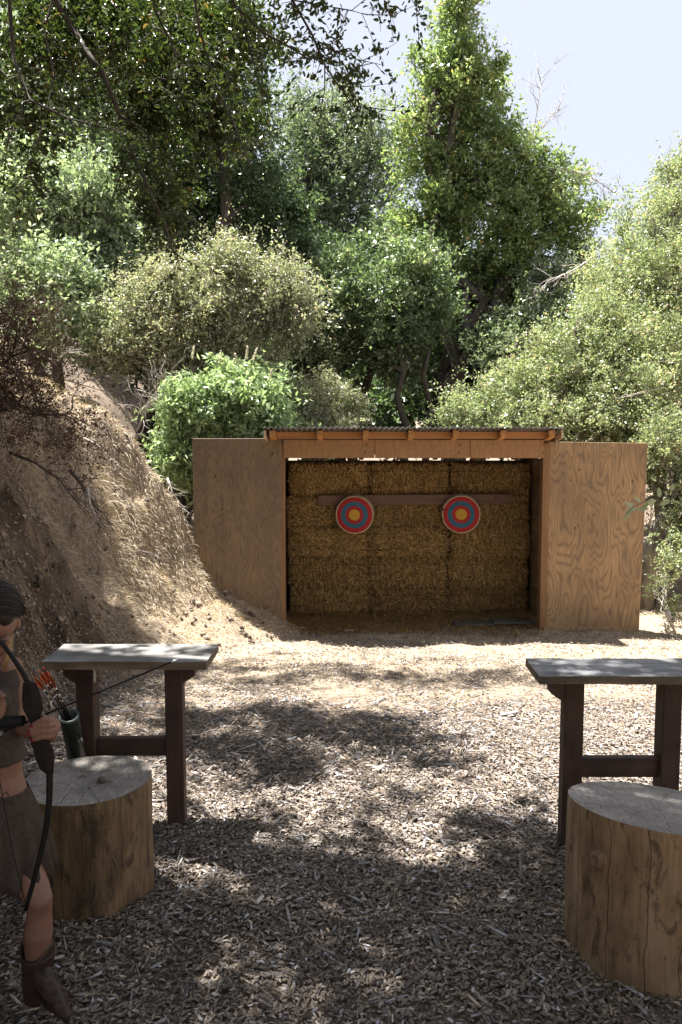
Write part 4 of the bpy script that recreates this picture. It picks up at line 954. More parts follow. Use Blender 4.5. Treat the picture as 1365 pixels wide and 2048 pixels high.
# reddish dead shrub over the bank
Yx = 7.6
tree('dead_shrub', 'reddish brown dead shrub hanging over the left bank', 'shrub',
     [E(20, 640, 120, 90, Yx, w=1.6), E(60, 770, 120, 110, Yx), E(130, 850, 90, 90, Yx, w=.6), E(30, 860, 80, 70, Yx - .3, w=.6), E(190, 870, 50, 90, Yx, w=.6), E(-60, 700, 100, 160, Yx)],
     M['lf_red'], 230, 100, .26, .028, .5, 28, Vector((-4.6, 7.8, Hz(-4.6, 7.8))), M['bark_dark'], .035, 60, hollow=.1, droop=.25, forks=[at(60, 700, Yx), at(130, 830, Yx), at(-20, 600, Yx)], limb_r=.3)

# overhead oak: trunk out of view at left, crown over the range, branches drooping into view
tb = Vector((-5.4, 5.2, Hz(-5.4, 5.2)))
def W(x, y, z, rx, ry, rz_, w=1.0): return ((x, y, z), (rx, ry, rz_), w)
random.seed(5)
oak = tag(empty('canopy_oak', tb), 'big oak overhead whose dark leafy branches droop into the upper left', 'tree')
shade_ells = [W(-5, 4.85, 6.9, 1.2, 1.4, 0.6), W(-3.2, 4.23, 7.2, 1.3, 1.3, 0.5, 1.2), W(-1.4, 4.33, 7.3, 1.4, 1.3, 0.5, 1.2), W(0.4, 4.23, 7.3, 1.3, 1.3, 0.5, 1.2), W(2, 4.13, 7.2, 1.1, 1.3, 0.5),
              W(-5.6, 7.05, 7.8, 1.2, 1.5, 0.6, 1.2), W(-4.5, 6.35, 7.6, 0.9, 1.1, 0.5, 1.3), W(-4.5, 7.95, 8, 0.8, 1, 0.5, 1.2), W(-4.4, 9.55, 8.7, 0.7, 1, 0.4), W(-5.2, 9.25, 8.4, 1.2, 1.4, 0.5), W(-6.2, 8.85, 7.9, 1.2, 1.6, 0.6), W(-3.5, 7.25, 8.6, 0.6, 0.9, 0.4, 0.5),
              W(-2.2, 2.85, 7, 1.7, 0.9, 0.4, 1.1), W(0.8, 2.85, 7, 1.7, 0.9, 0.4, 1.1), W(-3.1, 3.55, 7.2, 1.1, 0.8, 0.4, 1.3), W(-0.8, 3.75, 7, 2.6, 0.6, 0.3, 0.9), W(-5, 3.05, 7, 1.2, 1.2, 0.6, 0.8), W(-5.3, 10.1, 8.5, 0.9, 1, 0.4, 1.2), W(3.4, 4.08, 7.2, 1, 1.1, 0.5)]
Vb, q, rn, CC, crs = crown(shade_ells, 860, 170, .44, .09, .5, 41, hollow=.0, flat=.4)
under(link('crown', quads_mesh('crown', Vb, q, rn), M['lf_near']), oak)
Vb, q, rn, C5, crs = crown([W(-3, -1.5, 5.8, 2.6, 2.4, 1.6), W(1.5, -2.5, 6.0, 2.6, 2.4, 1.6), W(4.6, .5, 5.2, 1.8, 2.6, 1.8), W(-5.2, 1.0, 5.2, 1.5, 2.2, 1.5), W(-1, -5, 4.4, 4.5, 1.2, 2.8), W(4.8, -3.5, 3.8, 1.5, 2.5, 2.4)], 260, 150, .8, .17, .5, 47, hollow=.0, flat=.6)  # unseen foliage added behind and beside the camera to block skylight
under(link('crown', quads_mesh('crown', Vb, q, rn), M['lf_near']), oak)
Vb, q, rn, C3, crs = crown([W(-2.4, 9.3, 9.6, 1.3, 1.1, .4), W(-1.5, 9.6, 9.8, 1.0, .8, .4), W(-3.6, 9.6, 9.8, .9, 1.2, .4), W(-3.4, 8.0, 9.2, .9, .9, .4), W(-4.2, 8.6, 9.4, .6, 1.0, .4)], 60, 110, .34, .085, .5, 43, hollow=.0, flat=.4)
under(link('crown', quads_mesh('crown', Vb, q, rn), M['lf_near']), oak)
mb = MB(); trunk = [tb - Vector((0, 0, .4)), tb + Vector((.1, .1, 1.5)), tb + Vector((.4, .3, 3.0)), Vector((-4.6, 5.8, 7.0)), Vector((-4.2, 6.2, 8.6))]
mb.tube(trunk, [.36, .30, .26, .2, .1], 12)
mains = []
for e in shade_ells:
    pts = limb_path(trunk[3 if e[0][2] > 7.6 else 2], e[0], .12, 9, .03); mains.append(pts); mb.tube(pts, [.11 * (1 - .75 * k / 9) for k in range(10)], 8)
allc = [Vector(c) for c in np.concatenate([CC, C3])]
hubs = [p_ for m_ in mains for p_ in m_[3:]]
for c in random.sample(allc, 120):
    s_ = min(hubs, key=lambda h: (h - c).length); mb.tube(limb_path(s_, c, .05, 5, .1), [.03, .025, .02, .014, .008, .004], 5)
# drooping visible branches, drawn as they hang
BR = [([(95, -60), (110, 0), (160, 80), (180, 112), (205, 145), (240, 230), (262, 300), (290, 360), (330, 450), (345, 500)], 5.4, .022),
      ([(180, 112), (230, 85), (290, 80)], 5.4, .008), ([(205, 145), (160, 170), (150, 230)], 5.4, .007), ([(240, 230), (290, 260), (330, 330)], 5.4, .008),
      ([(262, 300), (230, 380), (215, 430)], 5.5, .007),
      ([(15, -60), (22, 40), (28, 120), (60, 200), (140, 238), (240, 262)], 5.0, .014), ([(60, 200), (20, 260), (10, 330)], 5.0, .007), ([(-40, 100), (20, 160), (60, 200)], 5.0, .01),
      ([(440, -60), (470, 10), (520, 60), (590, 100), (620, 120)], 4.6, .011), ([(380, -60), (400, 60), (430, 160), (470, 250), (500, 330)], 5.2, .011),
      ([(560, -60), (585, 0), (625, 70), (650, 130), (680, 175), (712, 212), (790, 222)], 4.3, .008), ([(585, 0), (640, 10), (700, 20), (735, 30)], 4.3, .004),
      ([(650, 95), (700, 115), (765, 130)], 4.3, .004), ([(480, 20), (500, 100), (520, 170), (545, 200)], 4.8, .006), ([(650, 130), (650, 180), (640, 230)], 4.3, .004),
      ([(300, -60), (310, 20), (350, 100), (360, 180), (400, 260)], 5.0, .009), ([(620, 120), (660, 90), (690, 60)], 4.5, .004),
      ([(735, -30), (800, -8), (835, 0)], 4.2, .003), ([(345, 500), (360, 530), (350, 560)], 5.4, .004), ([(120, -60), (90, 60), (110, 150), (90, 240), (60, 330), (70, 400)], 5.3, .008)]
bp = []
for pts, Y_, r0 in BR:
    wp = [at(a, b, Y_ + .12 * math.sin(i * 1.3)) for i, (a, b) in enumerate(pts)]; n_ = len(wp)
    mb.tube(wp, [r0 * (1 - .7 * i / (n_ - 1)) for i in range(n_)], 6)
    for i in range(n_ - 1):
        for _ in range(max(1, int((wp[i + 1] - wp[i]).length / .035))):
            bp.append(wp[i].lerp(wp[i + 1], random.random()))
# side twigs with leaves
g = np.random.default_rng(44); LP = []; LA = []
for p_ in bp:
    if p_.x < -1.6 and random.random() < .3: continue
    d = Vector((random.gauss(0, 1), random.gauss(0, .8), random.gauss(-.3, .7))).normalized(); L_ = random.uniform(.08, .32); e = p_ + d * L_
    mb.tube([p_, p_.lerp(e, .5) + Vector((0, 0, random.gauss(0, .02))), e], [.0025, .0018, .001], 4)
    for k in range(int(L_ / .018)):
        t = random.uniform(.15, 1); LP.append(p_.lerp(e, t) + Vector((random.gauss(0, .018), random.gauss(0, .018), random.gauss(0, .018)))); LA.append(d * .5 + Vector((random.gauss(0, .6), random.gauss(0, .6), random.gauss(0, .6))))
under(mb.build('trunk', M['bark_dark']), oak)
LP = np.array(LP); LA = np.array(LA); n = len(LP)
Vb, q = leaves(LP, LA, g.normal(size=(n, 3)) + np.array([0, 0, .6]), g.uniform(.022, .048, n), g.uniform(.36, .5, (n, 1)), .15, True)
under(link('crown', quads_mesh('crown', Vb, q, np.clip(g.normal(.45, .22, n), 0, 1)), M['lf_near']), oak)
Vb, q, rn, C4, crs = crown([E(400, 90, 170, 120, 6.4), E(300, 200, 120, 130, 6.6), E(120, 60, 150, 110, 6.2), E(330, 380, 70, 110, 6.8), E(420, 250, 110, 90, 6.8), E(60, 230, 80, 140, 6.2, w=.5), E(200, 60, 160, 100, 5.8), E(480, 60, 90, 90, 5.8)], 270, 100, .20, .045, .45, 45, big=True, hollow=.0, up=-.1)
under(link('crown', quads_mesh('crown', Vb, q, rn), M['lf_near']), oak)
print('leaf near', n)

# bare twiggy branches
def bare(name, label, pts, Y, r, mat, nb=14, L=.5, cat='branch', group=None, spread=.6):
    wp = [at(a, b, Y) if len((a, b)) == 2 else a for a, b in pts]; mb = MB(); n_ = len(wp); mb.tube(wp, [r * (1 - .75 * i / (n_ - 1)) for i in range(n_)], 7)
    for _ in range(nb):
        i = random.randrange(n_ - 1); p_ = wp[i].lerp(wp[i + 1], random.random()); d = ((wp[i + 1] - wp[i]).normalized() + Vector((random.gauss(0, spread), random.gauss(0, spread), random.gauss(0, spread)))).normalized(); l_ = L * random.uniform(.3, 1)
        e = p_ + d * l_; mid = p_.lerp(e, .5) + Vector((random.gauss(0, .08), random.gauss(0, .08), random.gauss(0, .08))) * l_; mb.tube([p_, mid, e], [r * .3, r * .22, r * .1], 4)
        for _ in range(3): s_ = mid.lerp(e, random.random()); mb.tube([s_, s_ + (d + Vector((random.gauss(0, .7), random.gauss(0, .7), random.gauss(0, .7)))).normalized() * l_ * .4], [r * .15, r * .05], 3)
    return tag(mb.build(name, mat), label, cat, group)
random.seed(8)
bare('bare_branch', 'bare grey twigs sticking up against the sky right of the bay tree top', [(1030, 420), (1060, 300), (1075, 220), (1085, 150)], 17.0, .02, M['dead_wood'], 26, .7)
bare('bare_branch', 'second bare twiggy branch reaching right over the sky below the first', [(1020, 330 + 60), (1060, 290), (1100, 235), (1125, 215)], 17.0, .02, M['dead_wood'], 18, .6)
bare('bare_branch', 'bare arching branch bending down to the right above the right bushes', [(1080, 335), (1130, 338), (1180, 352), (1240, 392)], 16.6, .022, M['dead_wood'], 26, .6)
bare('bare_branch', 'pale dead twigs fanning in shade left of the right hand bush', [(1180, 520), (1140, 545), (1100, 560), (1070, 590)], 14.6, .02, M['dead_wood'], 22, .4)
bare('bare_branch', 'white dead stick lying across the right hand bush', [(1230, 800), (1280, 785), (1330, 775)], 12.0, .010, M['dead_wood'], 10, .3)
bare('dead_branch', 'pale curved dead branch lying down the sunny slope', [(160, 872), (195, 890), (230, 925), (272, 962)], 9.7, .014, M['dead_wood'], 5, .2)
bare('dead_branch', 'short dark stick lying low on the sunny slope near the shed', [(285, 1103), (300, 1108), (318, 1120), (325, 1140)], 8.9, .013, M['root_wood'], 7, .15)
bare('dead_branch', 'grey forked dead branch leaning on the slope beside the left panel', [(335, 955), (345, 985), (362, 1010), (372, 1040)], 10.3, .015, M['dead_wood'], 14, .28)
bare('exposed_root', 'dark twisted roots sticking out of the left bank in shade', [(140, 940), (165, 970), (185, 1000), (200, 1040)], 8.2, .022, M['root_wood'], 22, .35, 'roots')
bare('exposed_root', 'lower grey root end curling out of the left bank', [(175, 975), (180, 1010), (190, 1030), (196, 1045)], 8.0, .018, M['dead_wood'], 12, .2, 'roots')
bare('dead_branch', 'white dead twig on the upper slope under the pale bush', [(115, 722), (128, 708), (140, 700), (150, 703)], 12.0, .015, M['dead_wood'], 12, .3)
bare('brush_pile', 'tangle of grey dead sticks at the left foot of the light green shrub', [(285, 830), (300, 800), (320, 775), (335, 755)], 11.9, .015, M['dead_wood'], 60, .5, 'dead brush', None, 1.2)
bare('brush_pile', 'tangle of pale dead sticks beside the leaning trunk right of the shed', [(1292, 1110), (1300, 1080), (1296, 1050), (1310, 1020)], 11.9, .014, M['dead_wood'], 50, .35, 'dead brush', None, 1.2)
bare('dead_log', 'short broken log on the sand at the right edge', [(1335, 1222), (1345, 1250), (1352, 1268)], 9.9, .035, M['dead_wood'], 5, .15, 'log')
bare('dry_twig', 'thin dry stalk standing in the sunny ground under the right bench', [(1178, 1390), (1200, 1412), (1222, 1435)], 5.9, .003, M['root_wood'], 3, .08, 'twig')
bare('exposed_root', 'long dark root hanging down the shaded cut bank at the left edge', [(10, 1040), (30, 1090), (38, 1150), (60, 1200)], 7.3, .02, M['root_wood'], 12, .25, 'roots')
bare('exposed_root', 'thin forked root crossing the shaded bank above the left bench', [(90, 1080), (120, 1120), (135, 1180), (160, 1225)], 7.6, .014, M['root_wood'], 14, .25, 'roots')
bare('dead_branch', 'dark broken branch resting under the dead shrub on the bank', [(20, 905), (70, 925), (120, 960), (150, 1000)], 7.7, .018, M['root_wood'], 16, .35)
# arching branch of dead shrub across the bank
bare('arching_branch', 'thin dark branch arching over the left bank from the dead shrub', [(-20, 750), (40, 745), (90, 750), (150, 765), (215, 785)], 7.6, .010, M['bark_dark'], 16, .4)
# near twig with leaves at the right edge
Yt = 2.9; tw = [at(1400, 985, Yt), at(1345, 990, Yt), at(1300, 998, Yt), at(1265, 1015, Yt), at(1250, 1030, Yt)]
root = tag(empty('leafy_twig', Vector((1.9, Yt, Hz(1.9, Yt)))), 'thin twig with a few green leaves reaching in from the right edge before the plywood', 'twig')
mb = MB(); mb.tube([Vector((1.9, Yt, Hz(1.9, Yt) - .05)), Vector((1.95, Yt, .8)), Vector((1.8, Yt, 1.5)), Vector((1.6, Yt, 1.9))] + tw, [.006, .005, .004, .003, .0022, .002, .0018, .0015, .001], 5); under(mb.build('stem', M['bark_grey']), root)
LP = []; LA = []
for a, b, dx, dz in ((1345, 975, .3, 1), (1318, 985, -.1, 1), (1330, 1005, -.9, -.5), (1290, 1012, -.6, -.6), (1275, 1000, -.8, .5), (1262, 1022, -1, -.4), (1258, 1010, -.9, .6), (1252, 1032, -.7, -.8), (1300, 1004, -.8, -.3), (1285, 1018, -1, -.2)):
    LP.append(at(a, b, Yt)); LA.append((dx, random.gauss(0, .2), dz))
LP = np.array(LP); n = len(LP); Vb, q = leaves(LP, np.array(LA), np.tile([[0, -1., .3]], (n, 1)) + rng.normal(0, .4, (n, 3)), rng.uniform(.03, .05, n), np.full((n, 1), .45), .12, True)
under(link('leaves', quads_mesh('leaves', Vb, q, rng.uniform(.5, .9, n)), M['lf_pale']), root)

# ------------------------------------------------------------------ person
Y0 = 2.74
per = tag(empty('person', at(-10, 2000, Y0)), 'person in grey crop top, short skirt and brown boots holding a bow, head bowed', 'person')
def caps(mb, pts, rad, n=14, flat=None):
    """tapered chain with round ends"""
    pts = [Vector(p) for p in pts]
    mb.tube(pts, rad, n, True, True, flat)
    for p, r in zip(pts, rad): mb.ball(p, r * .985, 12, 8)
def remesh(mb, name, mat, vox, smooth=6, fac=.5, parent=None, fold=None):
    o = link('tmp', mb.mesh('tmp')); r_ = o.modifiers.new('r', 'REMESH'); r_.mode = 'VOXEL'; r_.voxel_size = vox; r_.use_smooth_shade = True
    s_ = o.modifiers.new('s', 'SMOOTH'); s_.iterations = smooth; s_.factor = fac
    dg = bpy.context.evaluated_depsgraph_get(); me = bpy.data.meshes.new_from_object(o.evaluated_get(dg)); bpy.data.objects.remove(o)
    if fold:
        for v in me.vertices: v.co += v.normal * fold[0] * mnoise.fractal(Vector((v.co.x * fold[1], v.co.y * fold[1], v.co.z * fold[2])), .8, 2.1, 3)
    me.name = name; me.materials.clear(); ob = link(name, me, mat); me.polygons.foreach_set('use_smooth', [True] * len(me.polygons))
    if parent is not None: under(ob, parent)
    return ob
def ring_loft(mb, rings, n=28, yaw=0.0, cap=True, pleat=None):
    """rings: (centre, rx, ry)"""
    vs_ = []; fs_ = []
    for i, (c, rx, ry) in enumerate(rings):
        c = Vector(c)
        for j in range(n):
            t = 2 * math.pi * j / n; k = 1 + (pleat(i, t) if pleat else 0); p = Vector((rx * math.cos(t) * k, ry * math.sin(t) * k, 0)); p.rotate(Matrix.Rotation(yaw, 3, 'Z')); vs_.append(c + p)
    for i in range(len(rings) - 1):
        for j in range(n): k = (j + 1) % n; fs_.append((i * n + j, i * n + k, (i + 1) * n + k, (i + 1) * n + j))
    if cap: fs_.append(tuple(range(n))[::-1]); fs_.append(tuple((len(rings) - 1) * n + j for j in range(n)))
    mb.add(vs_, fs_, True)
YAW = R(-14)
def T(px, py, dy=0.0): return at(px, py, Y0 + dy)
chin = T(8, 1322, -.12)
body = MB()
tors = [(T(-22, 1690), .165, .115), (T(-22, 1640), .172, .12), (T(-22, 1590), .148, .105), (T(-22, 1545), .122, .088), (T(-21, 1505), .122, .088), (T(-28, 1460), .116, .092), (T(-34, 1410, .0), .116, .10), (T(-34, 1365, .01), .122, .09), (T(-30, 1330, .01), .118, .07), (T(-24, 1312, .005), .08, .055), (T(-16, 1300, -.005), .05, .05)]
ring_loft(body, tors, 28, YAW)
caps(body, [T(-17, 1320, .0), T(-12, 1288, -.05)], [.054, .050])
# head
hc = T(-14, 1248, -.09)
Hrot = Matrix.Rotation(R(22), 3, 'Z') @ Matrix.Rotation(R(32), 3, 'X')     # faces -Y, turned to +X, bowed
def hd(x, y, z): return hc + Hrot @ Vector((x, y, z))
body.ball(hc + Hrot @ Vector((0, .012, .015)), (.076, .093, .095), 20, 14, Hrot)
body.ball(hd(0, -.022, -.05), (.058, .068, .066), 18, 12, Hrot)
body.ball(hd(0, -.062, -.098), (.026, .024, .020), 12, 8, Hrot)          # chin
caps(body, [hd(0, -.086, .012), hd(0, -.108, -.022)], [.009, .0135])      # nose
body.ball(hd(0, -.096, -.026), (.017, .012, .009), 10, 6, Hrot)
body.ball(hd(0, -.086, -.058), (.022, .010, .010), 10, 6, Hrot)
for s_ in (-1, 1):
    body.ball(hd(.036 * s_, -.068, -.018), (.020, .018, .018), 10, 8, Hrot); body.ball(hd(.078 * s_, .010, -.012), (.010, .018, .030), 10, 8, Hrot)
# left arm (picture right)
shL = T(24, 1334, .03); elL = T(35, 1448, .02); wrL = T(98, 1474, -.16)
caps(body, [T(2, 1326, .01), shL, shL.lerp(elL, .5), elL], [.042, .040, .034, .030])
caps(body, [elL, elL.lerp(wrL, .35), wrL], [.030, .032, .023])
# right arm out of the frame, forearm crossing to the string
shR = T(-78, 1332, .02); elR = T(-108, 1445, -.05); wrR = T(-26, 1412, -.22)
caps(body, [T(-50, 1328, .01), shR, shR.lerp(elR, .5), elR], [.05, .048, .040, .035])
caps(body, [elR, elR.lerp(wrR, .35), wrR], [.036, .036, .024])
# legs
hipL = T(18, 1665, .01); knL = T(80, 1800, -.10); anL = T(72, 1985, -.05)
caps(body, [hipL, hipL.lerp(knL, .4), hipL.lerp(knL, .8), knL + Vector((0, -.004, 0)), knL.lerp(anL, .14), knL.lerp(anL, .34), knL.lerp(anL, .6), anL], [.086, .076, .053, .046, .043, .050, .042, .034])
hipR = T(-62, 1665, .01); knR = T(-75, 1800, -.03); anR = T(-80, 1940, .1)
caps(body, [hipR, hipR.lerp(knR, .4), hipR.lerp(knR, .8), knR, knR.lerp(anR, .25), knR.lerp(anR, .55), anR], [.088, .082, .060, .053, .054, .050, .036])
# left hand closes round the grip
BYw = Y0 - .235     # bow plane
def Bp(px, py, dy=0): return at(px, py, BYw + dy)
pal = Bp(104, 1458, .02)
body.ball(pal, (.021, .040, .036), 14, 10, Matrix.Rotation(R(12), 3, 'Y'))
caps(body, [wrL, pal + Vector((-.004, .022, .002))], [.023, .026])
fing = [((106, 1437), (88, 1438), (66, 1451)), ((108, 1448), (88, 1450), (60, 1461)), ((107, 1459), (88, 1462), (61, 1469)), ((103, 1470), (88, 1474), (66, 1480))]
nails = []
for k, (a, b, c_) in enumerate(fing):
    r0 = .0095 - .0008 * (k == 3); A_ = Bp(*a, -.012); B_ = Bp(*b, -.040); C_ = Bp(*c_, -.034)
    caps(body, [A_, A_.lerp(B_, .55) + Vector((.004, -.008, 0)), B_, B_.lerp(C_, .55), C_], [r0 * 1.12, r0 * 1.1, r0, r0 * .95, r0 * .8], 10); nails.append((C_, (C_ - B_).normalized(), r0))
caps(body, [Bp(101, 1446, .02), Bp(84, 1432, .028), Bp(60, 1436, .02)], [.013, .011, .009], 10)     # thumb behind the riser
# right hand fingers reach in at the frame edge
pr_ = T(-14, 1405, -.245); body.ball(pr_, (.034, .018, .028), 12, 8)
caps(body, [wrR, pr_], [.023, .024])
for k, (a, b) in enumerate((((-4, 1390), (11, 1410)), ((-6, 1398), (9, 1420)), ((-8, 1406), (6, 1428)), ((-10, 1414), (2, 1434)))):
    A_ = T(*a, -.25); B_ = T(*b, -.26); caps(body, [A_, A_.lerp(B_, .5) + Vector((.004, -.006, .004)), B_], [.0098, .009, .0078], 10)
caps(body, [T(-16, 1395, -.25), T(-2, 1386, -.265), T(8, 1392, -.27)], [.012, .0105, .009], 10)
bo = remesh(body, 'body', M['skin'], .0042, 4, .5, per)
# nails
mb = MB()
for c_, d, r0 in nails: mb.ball(c_ - d * .001 + Vector((0, -r0 * .55, 0)), (.0075, .0035, .0058), 10, 6)
under(mb.build('nail_polish', M['nail']), per)
# eyes and mouth
for s_ in (-1, 1):
    mb = MB(); mb.ball(hd(.031 * s_, -.083, -.004), (.014, .004, .003), 10, 6, Hrot); under(mb.build('eyelashes', M['eye']), per)
    mb = MB(); mb.tube([hd(.016 * s_, -.091, .018), hd(.034 * s_, -.087, .022), hd(.050 * s_, -.074, .017)], [.0022, .003, .0015], 6); under(mb.build('eyebrow', M['eye']), per)
mb = MB(); mb.ball(hd(0, -.093, -.055), (.021, .007, .004), 12, 6, Hrot); mb.ball(hd(0, -.092, -.063), (.018, .007, .005), 12, 6, Hrot); under(mb.build('lips', M['lip']), per)
# hair: cap, side curtains, parting
hair = MB()
hair.ball(hd(0, .030, .028), (.081, .094, .096), 24, 16, Hrot)
for s_ in (-1, 1):
    hair.ball(hd(.034 * s_, .006, .062), (.044, .074, .052), 14, 10, Hrot)
caps(hair, [hd(0, .10, -.01), hd(0, .105, -.08), hd(-.02, .09, -.18), hd(-.03, .08, -.28)], [.055, .045, .035, .018], 14)
ho = remesh(hair, 'hair', M['hair'], .006, 5, .5, per)
mb = MB(); gh = random.Random(3)
for s_ in (-1, 1):
    for k in range(330):
        yy = gh.uniform(-.85, .95); pts_ = []; end = gh.uniform(1.5, 2.0) if yy > -.3 else gh.uniform(1.15, 1.5); off = gh.uniform(.96, 1.05)
        for q_ in range(8):
            a = .02 + (end) * q_ / 7; y2 = yy + .28 * (q_ / 7) ** 1.5; cr_ = math.sqrt(max(.02, 1 - min(y2, .97) ** 2)) if y2 > 0 else math.sqrt(max(.05, 1 - y2 * y2))
            pts_.append(hd(s_ * .098 * math.sin(a) * cr_ * off, .024 + .108 * y2, .032 + .112 * math.cos(a) * cr_ * off))
        mb.tube(pts_, [.0008, .0012, .0014, .0014, .0014, .0013, .001, .0006], 4)
under(mb.build('hair_lock', M['hair']), per)
mb = MB()
for k in range(7):
    a = hd(.045 + .003 * k, -.055 + .004 * k, -.02); b = T(6 + k * 1.2, 1342, -.12)
    mb.tube([a, a.lerp(b, .5) + Vector((.006, -.004, 0)), b], [.0025, .002, .001], 5)
under(mb.build('hair_strand', M['gold']), per)
# crop top
top = MB(); tt = [(T(-21, 1516), .136, .104), (T(-24, 1490), .132, .104), (T(-29, 1450), .126, .106), (T(-34, 1408, -.004), .128, .116), (T(-34, 1370), .130, .102), (T(-32, 1342, .008), .118, .084), (T(-28, 1318, .008), .096, .072), (T(-26, 1306, .006), .070, .058)]
for px_ in (-66, -4): top.ball(T(px_, 1405, -.085), (.052, .040, .050), 14, 10)
caps(top, [T(-16, 1318, .01), T(6, 1330, .014), T(12, 1352, .01)], [.042, .046, .042]); caps(top, [T(-52, 1322, .01), T(-72, 1334, .01)], [.040, .044])
ring_loft(top, tt, 40, YAW, cap=True)
remesh(top, 'crop_top', M['cloth'], .006, 5, .5, per, (.006, 12, 22))
# skirt with waistband and flounce
sk = MB(); pl_ = lambda i, t: (0 if i < 3 else (.014 + .016 * min(i - 2, 4)) * math.sin(17 * t + .6 * math.sin(3 * t)) + .02 * math.sin(5 * t + 1))
rs = [(T(-22, 1578), .140, .106), (T(-22, 1600), .160, .120), (T(-22, 1622), .178, .136), (T(-22, 1640), .190, .148), (T(-20, 1665), .203, .164), (T(-20, 1695), .214, .178), (T(-20, 1722), .222, .186), (T(-20, 1738), .226, .190)]
ring_loft(sk, rs, 120, YAW, cap=False, pleat=pl_); so2 = sk.build('skirt', M['skirt']); under(so2, per); md = so2.modifiers.new('s', 'SOLIDIFY'); md.thickness = .004
mb = MB(); wb = [(T(-22, 1574), .142, .108), (T(-22, 1586), .153, .117), (T(-22, 1604), .167, .127)]; ring_loft(mb, wb, 60, YAW, cap=False); under(mb.build('waistband', M['skirt']), per)
mb = MB(); w0 = T(6, 1588, -.135); mb.tube([w0, w0 + Vector((.02, -.012, .012)), w0 + Vector((.03, -.01, -.03)), w0 + Vector((.0, -.014, -.005)), w0 + Vector((-.02, -.01, -.02)), w0 + Vector((-.012, -.02, .01)), w0 + Vector((.012, -.03, -.06)), w0 + Vector((.03, -.05, -.16)), w0 + Vector((.035, -.06, -.21))], .0022, 6); under(mb.build('drawstring', M['skirt']), per)
# boots
def boot(kn, an, toe_, par):
    mb = MB(); zg = toe_.z
    up_ = (kn - an).normalized(); top_c = an + up_ * .165
    ring = []
    for k in range(7):
        t = k / 6; c_ = an.lerp(top_c, t); ring.append((c_ + Vector((0, .004, 0)), .042 + .014 * t, .048 + .014 * t))
    ring_loft(mb, ring, 26, 0.3, cap=True)
    heel = Vector((an.x - .01, an.y + .04, zg + .045)); ball_ = toe_.lerp(heel, .32); ball_.z = zg + .036
    caps(mb, [an, Vector((an.x, an.y + .01, zg + .07)), heel + Vector((0, -.01, 0))], [.045, .040, .034])
    caps(mb, [Vector((an.x, an.y - .01, zg + .075)), (Vector((an.x, an.y, zg + .06)) + ball_) / 2 + Vector((0, 0, .018)), ball_, toe_ + Vector((0, 0, .026))], [.040, .036, .035, .018], 16)
    o = remesh(mb, 'boot', M['boot'], .006, 6, .5, par, (.006, 14, 42))
    mb = MB(); d = (toe_ - heel); d.z = 0; d.normalize(); s_ = d.cross(Vector((0, 0, 1)))
    out_ = [(-.035, .026), (.03, .032), (.09, .031), (.14, .036), (.18, .034), (.215, .020), (.222, .0)]
    o1 = heel - d * .0; pts = [(a, b) for a, b in out_] + [(a, -b) for a, b in out_[::-1][1:]]
    vv = [o1 + d * a + s_ * b for a, b in pts]; n_ = len(vv); z0, z1 = zg + .001, zg + .014
    mb.add([(v.x, v.y, z0) for v in vv] + [(v.x, v.y, z1) for v in vv], [tuple(range(n_)), tuple(range(2 * n_ - 1, n_ - 1, -1))] + [(i, i + n_, (i + 1) % n_ + n_, (i + 1) % n_) for i in range(n_)])
    hb = o1 + d * .002; mb.box((hb.x, hb.y, zg + .012), (.06, .06, .04), Matrix.Rotation(math.atan2(d.y, d.x), 3, 'Z'), .004); so3 = mb.build('boot_sole', M['sole']); under(so3, par)
    # pulled-up scallop at the shaft top
    mb = MB(); ft = top_c + Vector((.03, .02, .03)); mb.ball(ft, (.030, .034, .045), 14, 10, Matrix.Rotation(R(-10), 3, 'Y')); return o
zt = Hz(-.95, 2.45)
boot(knL, anL, Vector((at(138, 2035, 2.52).x, 2.50, at(140, 2048, 2.50).z)), per)
boot(knR, anR, Vector((at(-60, 2000, 2.6).x, 2.66, at(-60, 2000, 2.66).z)), per)
mb = MB(); s0 = anL + (knL - anL).normalized() * .15; n_ = 24; vs_ = []; fs_ = []
for i in range(5):
    t = i / 4
    for j in range(n_):
        a = 2 * math.pi * j / n_; lift = .06 * t * (.2 + .8 * abs(math.cos(a + .2)) ** 3); vs_.append(s0 + Vector(((.0545 + .003 * t) * math.cos(a), (.060 + .003 * t) * math.sin(a) + .004, -.03 + lift + .03 * t)))
for i in range(4):
    for j in range(n_): k = (j + 1) % n_; fs_.append((i * n_ + j, i * n_ + k, (i + 1) * n_ + k, (i + 1) * n_ + j))
mb.add(vs_, fs_, True); bs_ = mb.build('boot_shaft', M['boot']); under(bs_, per); md = bs_.modifiers.new('s', 'SOLIDIFY'); md.thickness = .004

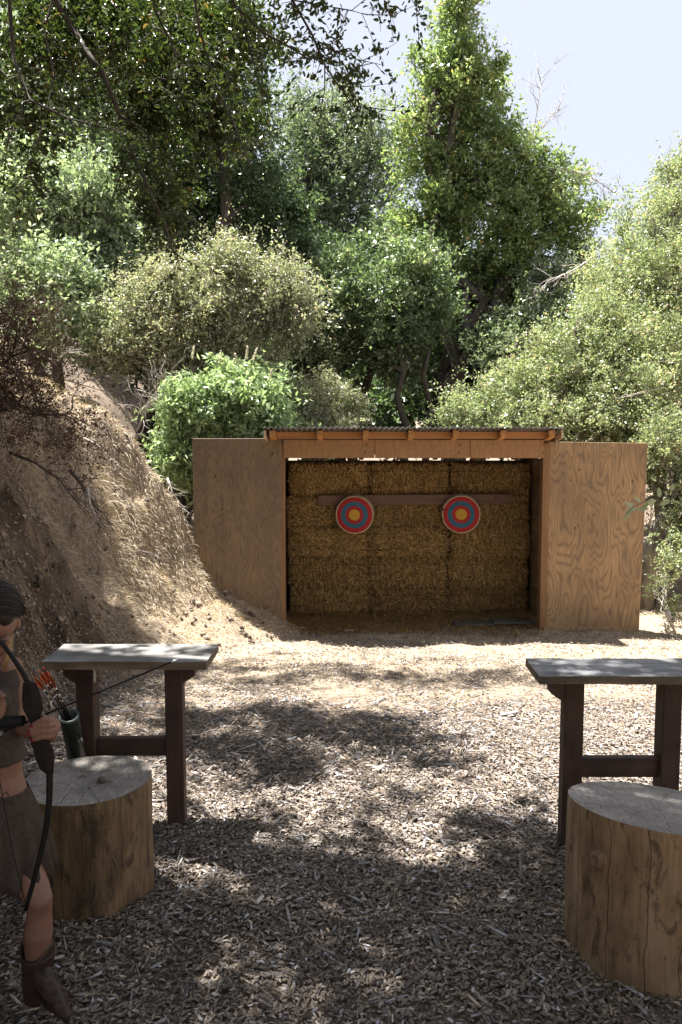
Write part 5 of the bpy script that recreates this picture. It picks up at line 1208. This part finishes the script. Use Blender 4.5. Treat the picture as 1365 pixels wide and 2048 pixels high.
# bow
bow = tag(empty('bow', Bp(85, 1455)), 'black recurve bow held upright by the person in the crop top', 'bow')
def slab(mb, pl_px, th, dy=0.0):
    """flat outline given as left/right edges down the bow, with real thickness"""
    vs_ = []; fs_ = []; n_ = len(pl_px)
    for (xl, xr_, y_, k) in pl_px:
        for (x_, s_) in ((xl, -1), ((xl + xr_) / 2, -1.25), (xr_, -1), (xr_, 1), ((xl + xr_) / 2, 1.25), (xl, 1)): vs_.append(Bp(x_, y_, dy + s_ * th / 2 * k))
    for i in range(n_ - 1):
        for j in range(6): k = (j + 1) % 6; fs_.append((i * 6 + j, (i + 1) * 6 + j, (i + 1) * 6 + k, i * 6 + k))
    fs_.append(tuple(range(6))); fs_.append(tuple((n_ - 1) * 6 + j for j in range(6))[::-1]); mb.add(vs_, fs_, False)
mb = MB(); slab(mb, [(54, 60, 1362, .5), (46, 73, 1366, .9), (45, 79, 1380, 1), (44, 84, 1400, 1), (46, 87, 1418, 1), (52, 82, 1430, 1), (60, 80, 1442, 1), (62, 88, 1458, 1), (60, 92, 1474, 1), (62, 102, 1488, 1), (67, 108, 1500, 1), (72, 109, 1520, 1), (80, 108, 1538, .9), (92, 107, 1548, .6)], .035)
under(mb.build('riser', M['bow_brown']), bow)
def limb(pts, w0, w1):
    mb = MB(); mb.tube([Bp(a, b) for a, b in pts], list(np.linspace(w0, w1, len(pts))), 8, flat=1.0); under(mb.build('limb', M['limb']), bow)
limb([(64, 1378), (57, 1366), (46, 1345), (28, 1318), (10, 1293), (-10, 1270), (-40, 1240), (-70, 1220)], .010, .005)
limb([(100, 1535), (100, 1560), (99, 1600), (94, 1650), (86, 1690), (76, 1730), (64, 1775), (57, 1800), (52, 1820)], .012, .007)
mb = MB(); mb.tube([Bp(51, 1808), Bp(46, 1785), Bp(25, 1700), Bp(-8, 1520), Bp(-30, 1400), Bp(-70, 1222)], .0016, 5); under(mb.build('bowstring', M['black']), bow)
# arrow across the riser
arrow(at(-40, 1483, BYw - .035), at(358, 1318, BYw + .28), 'arrow', 'long black arrow nocked on the bow, pointing across to the left bench', None, M['white'], .012, M['black'], .0036)
# arm guard
mb = MB(); ga = T(-40, 1450, -.25); gb = T(47, 1441, -.25); mb.tube([ga, ga.lerp(gb, .5), gb], [.026, .025, .020], 16, flat=.8); o = mb.build('arm_guard', M['black']); under(o, per)
print('objects', len(bpy.data.objects), 'faces', sum(len(m_.polygons) for m_ in bpy.data.meshes))
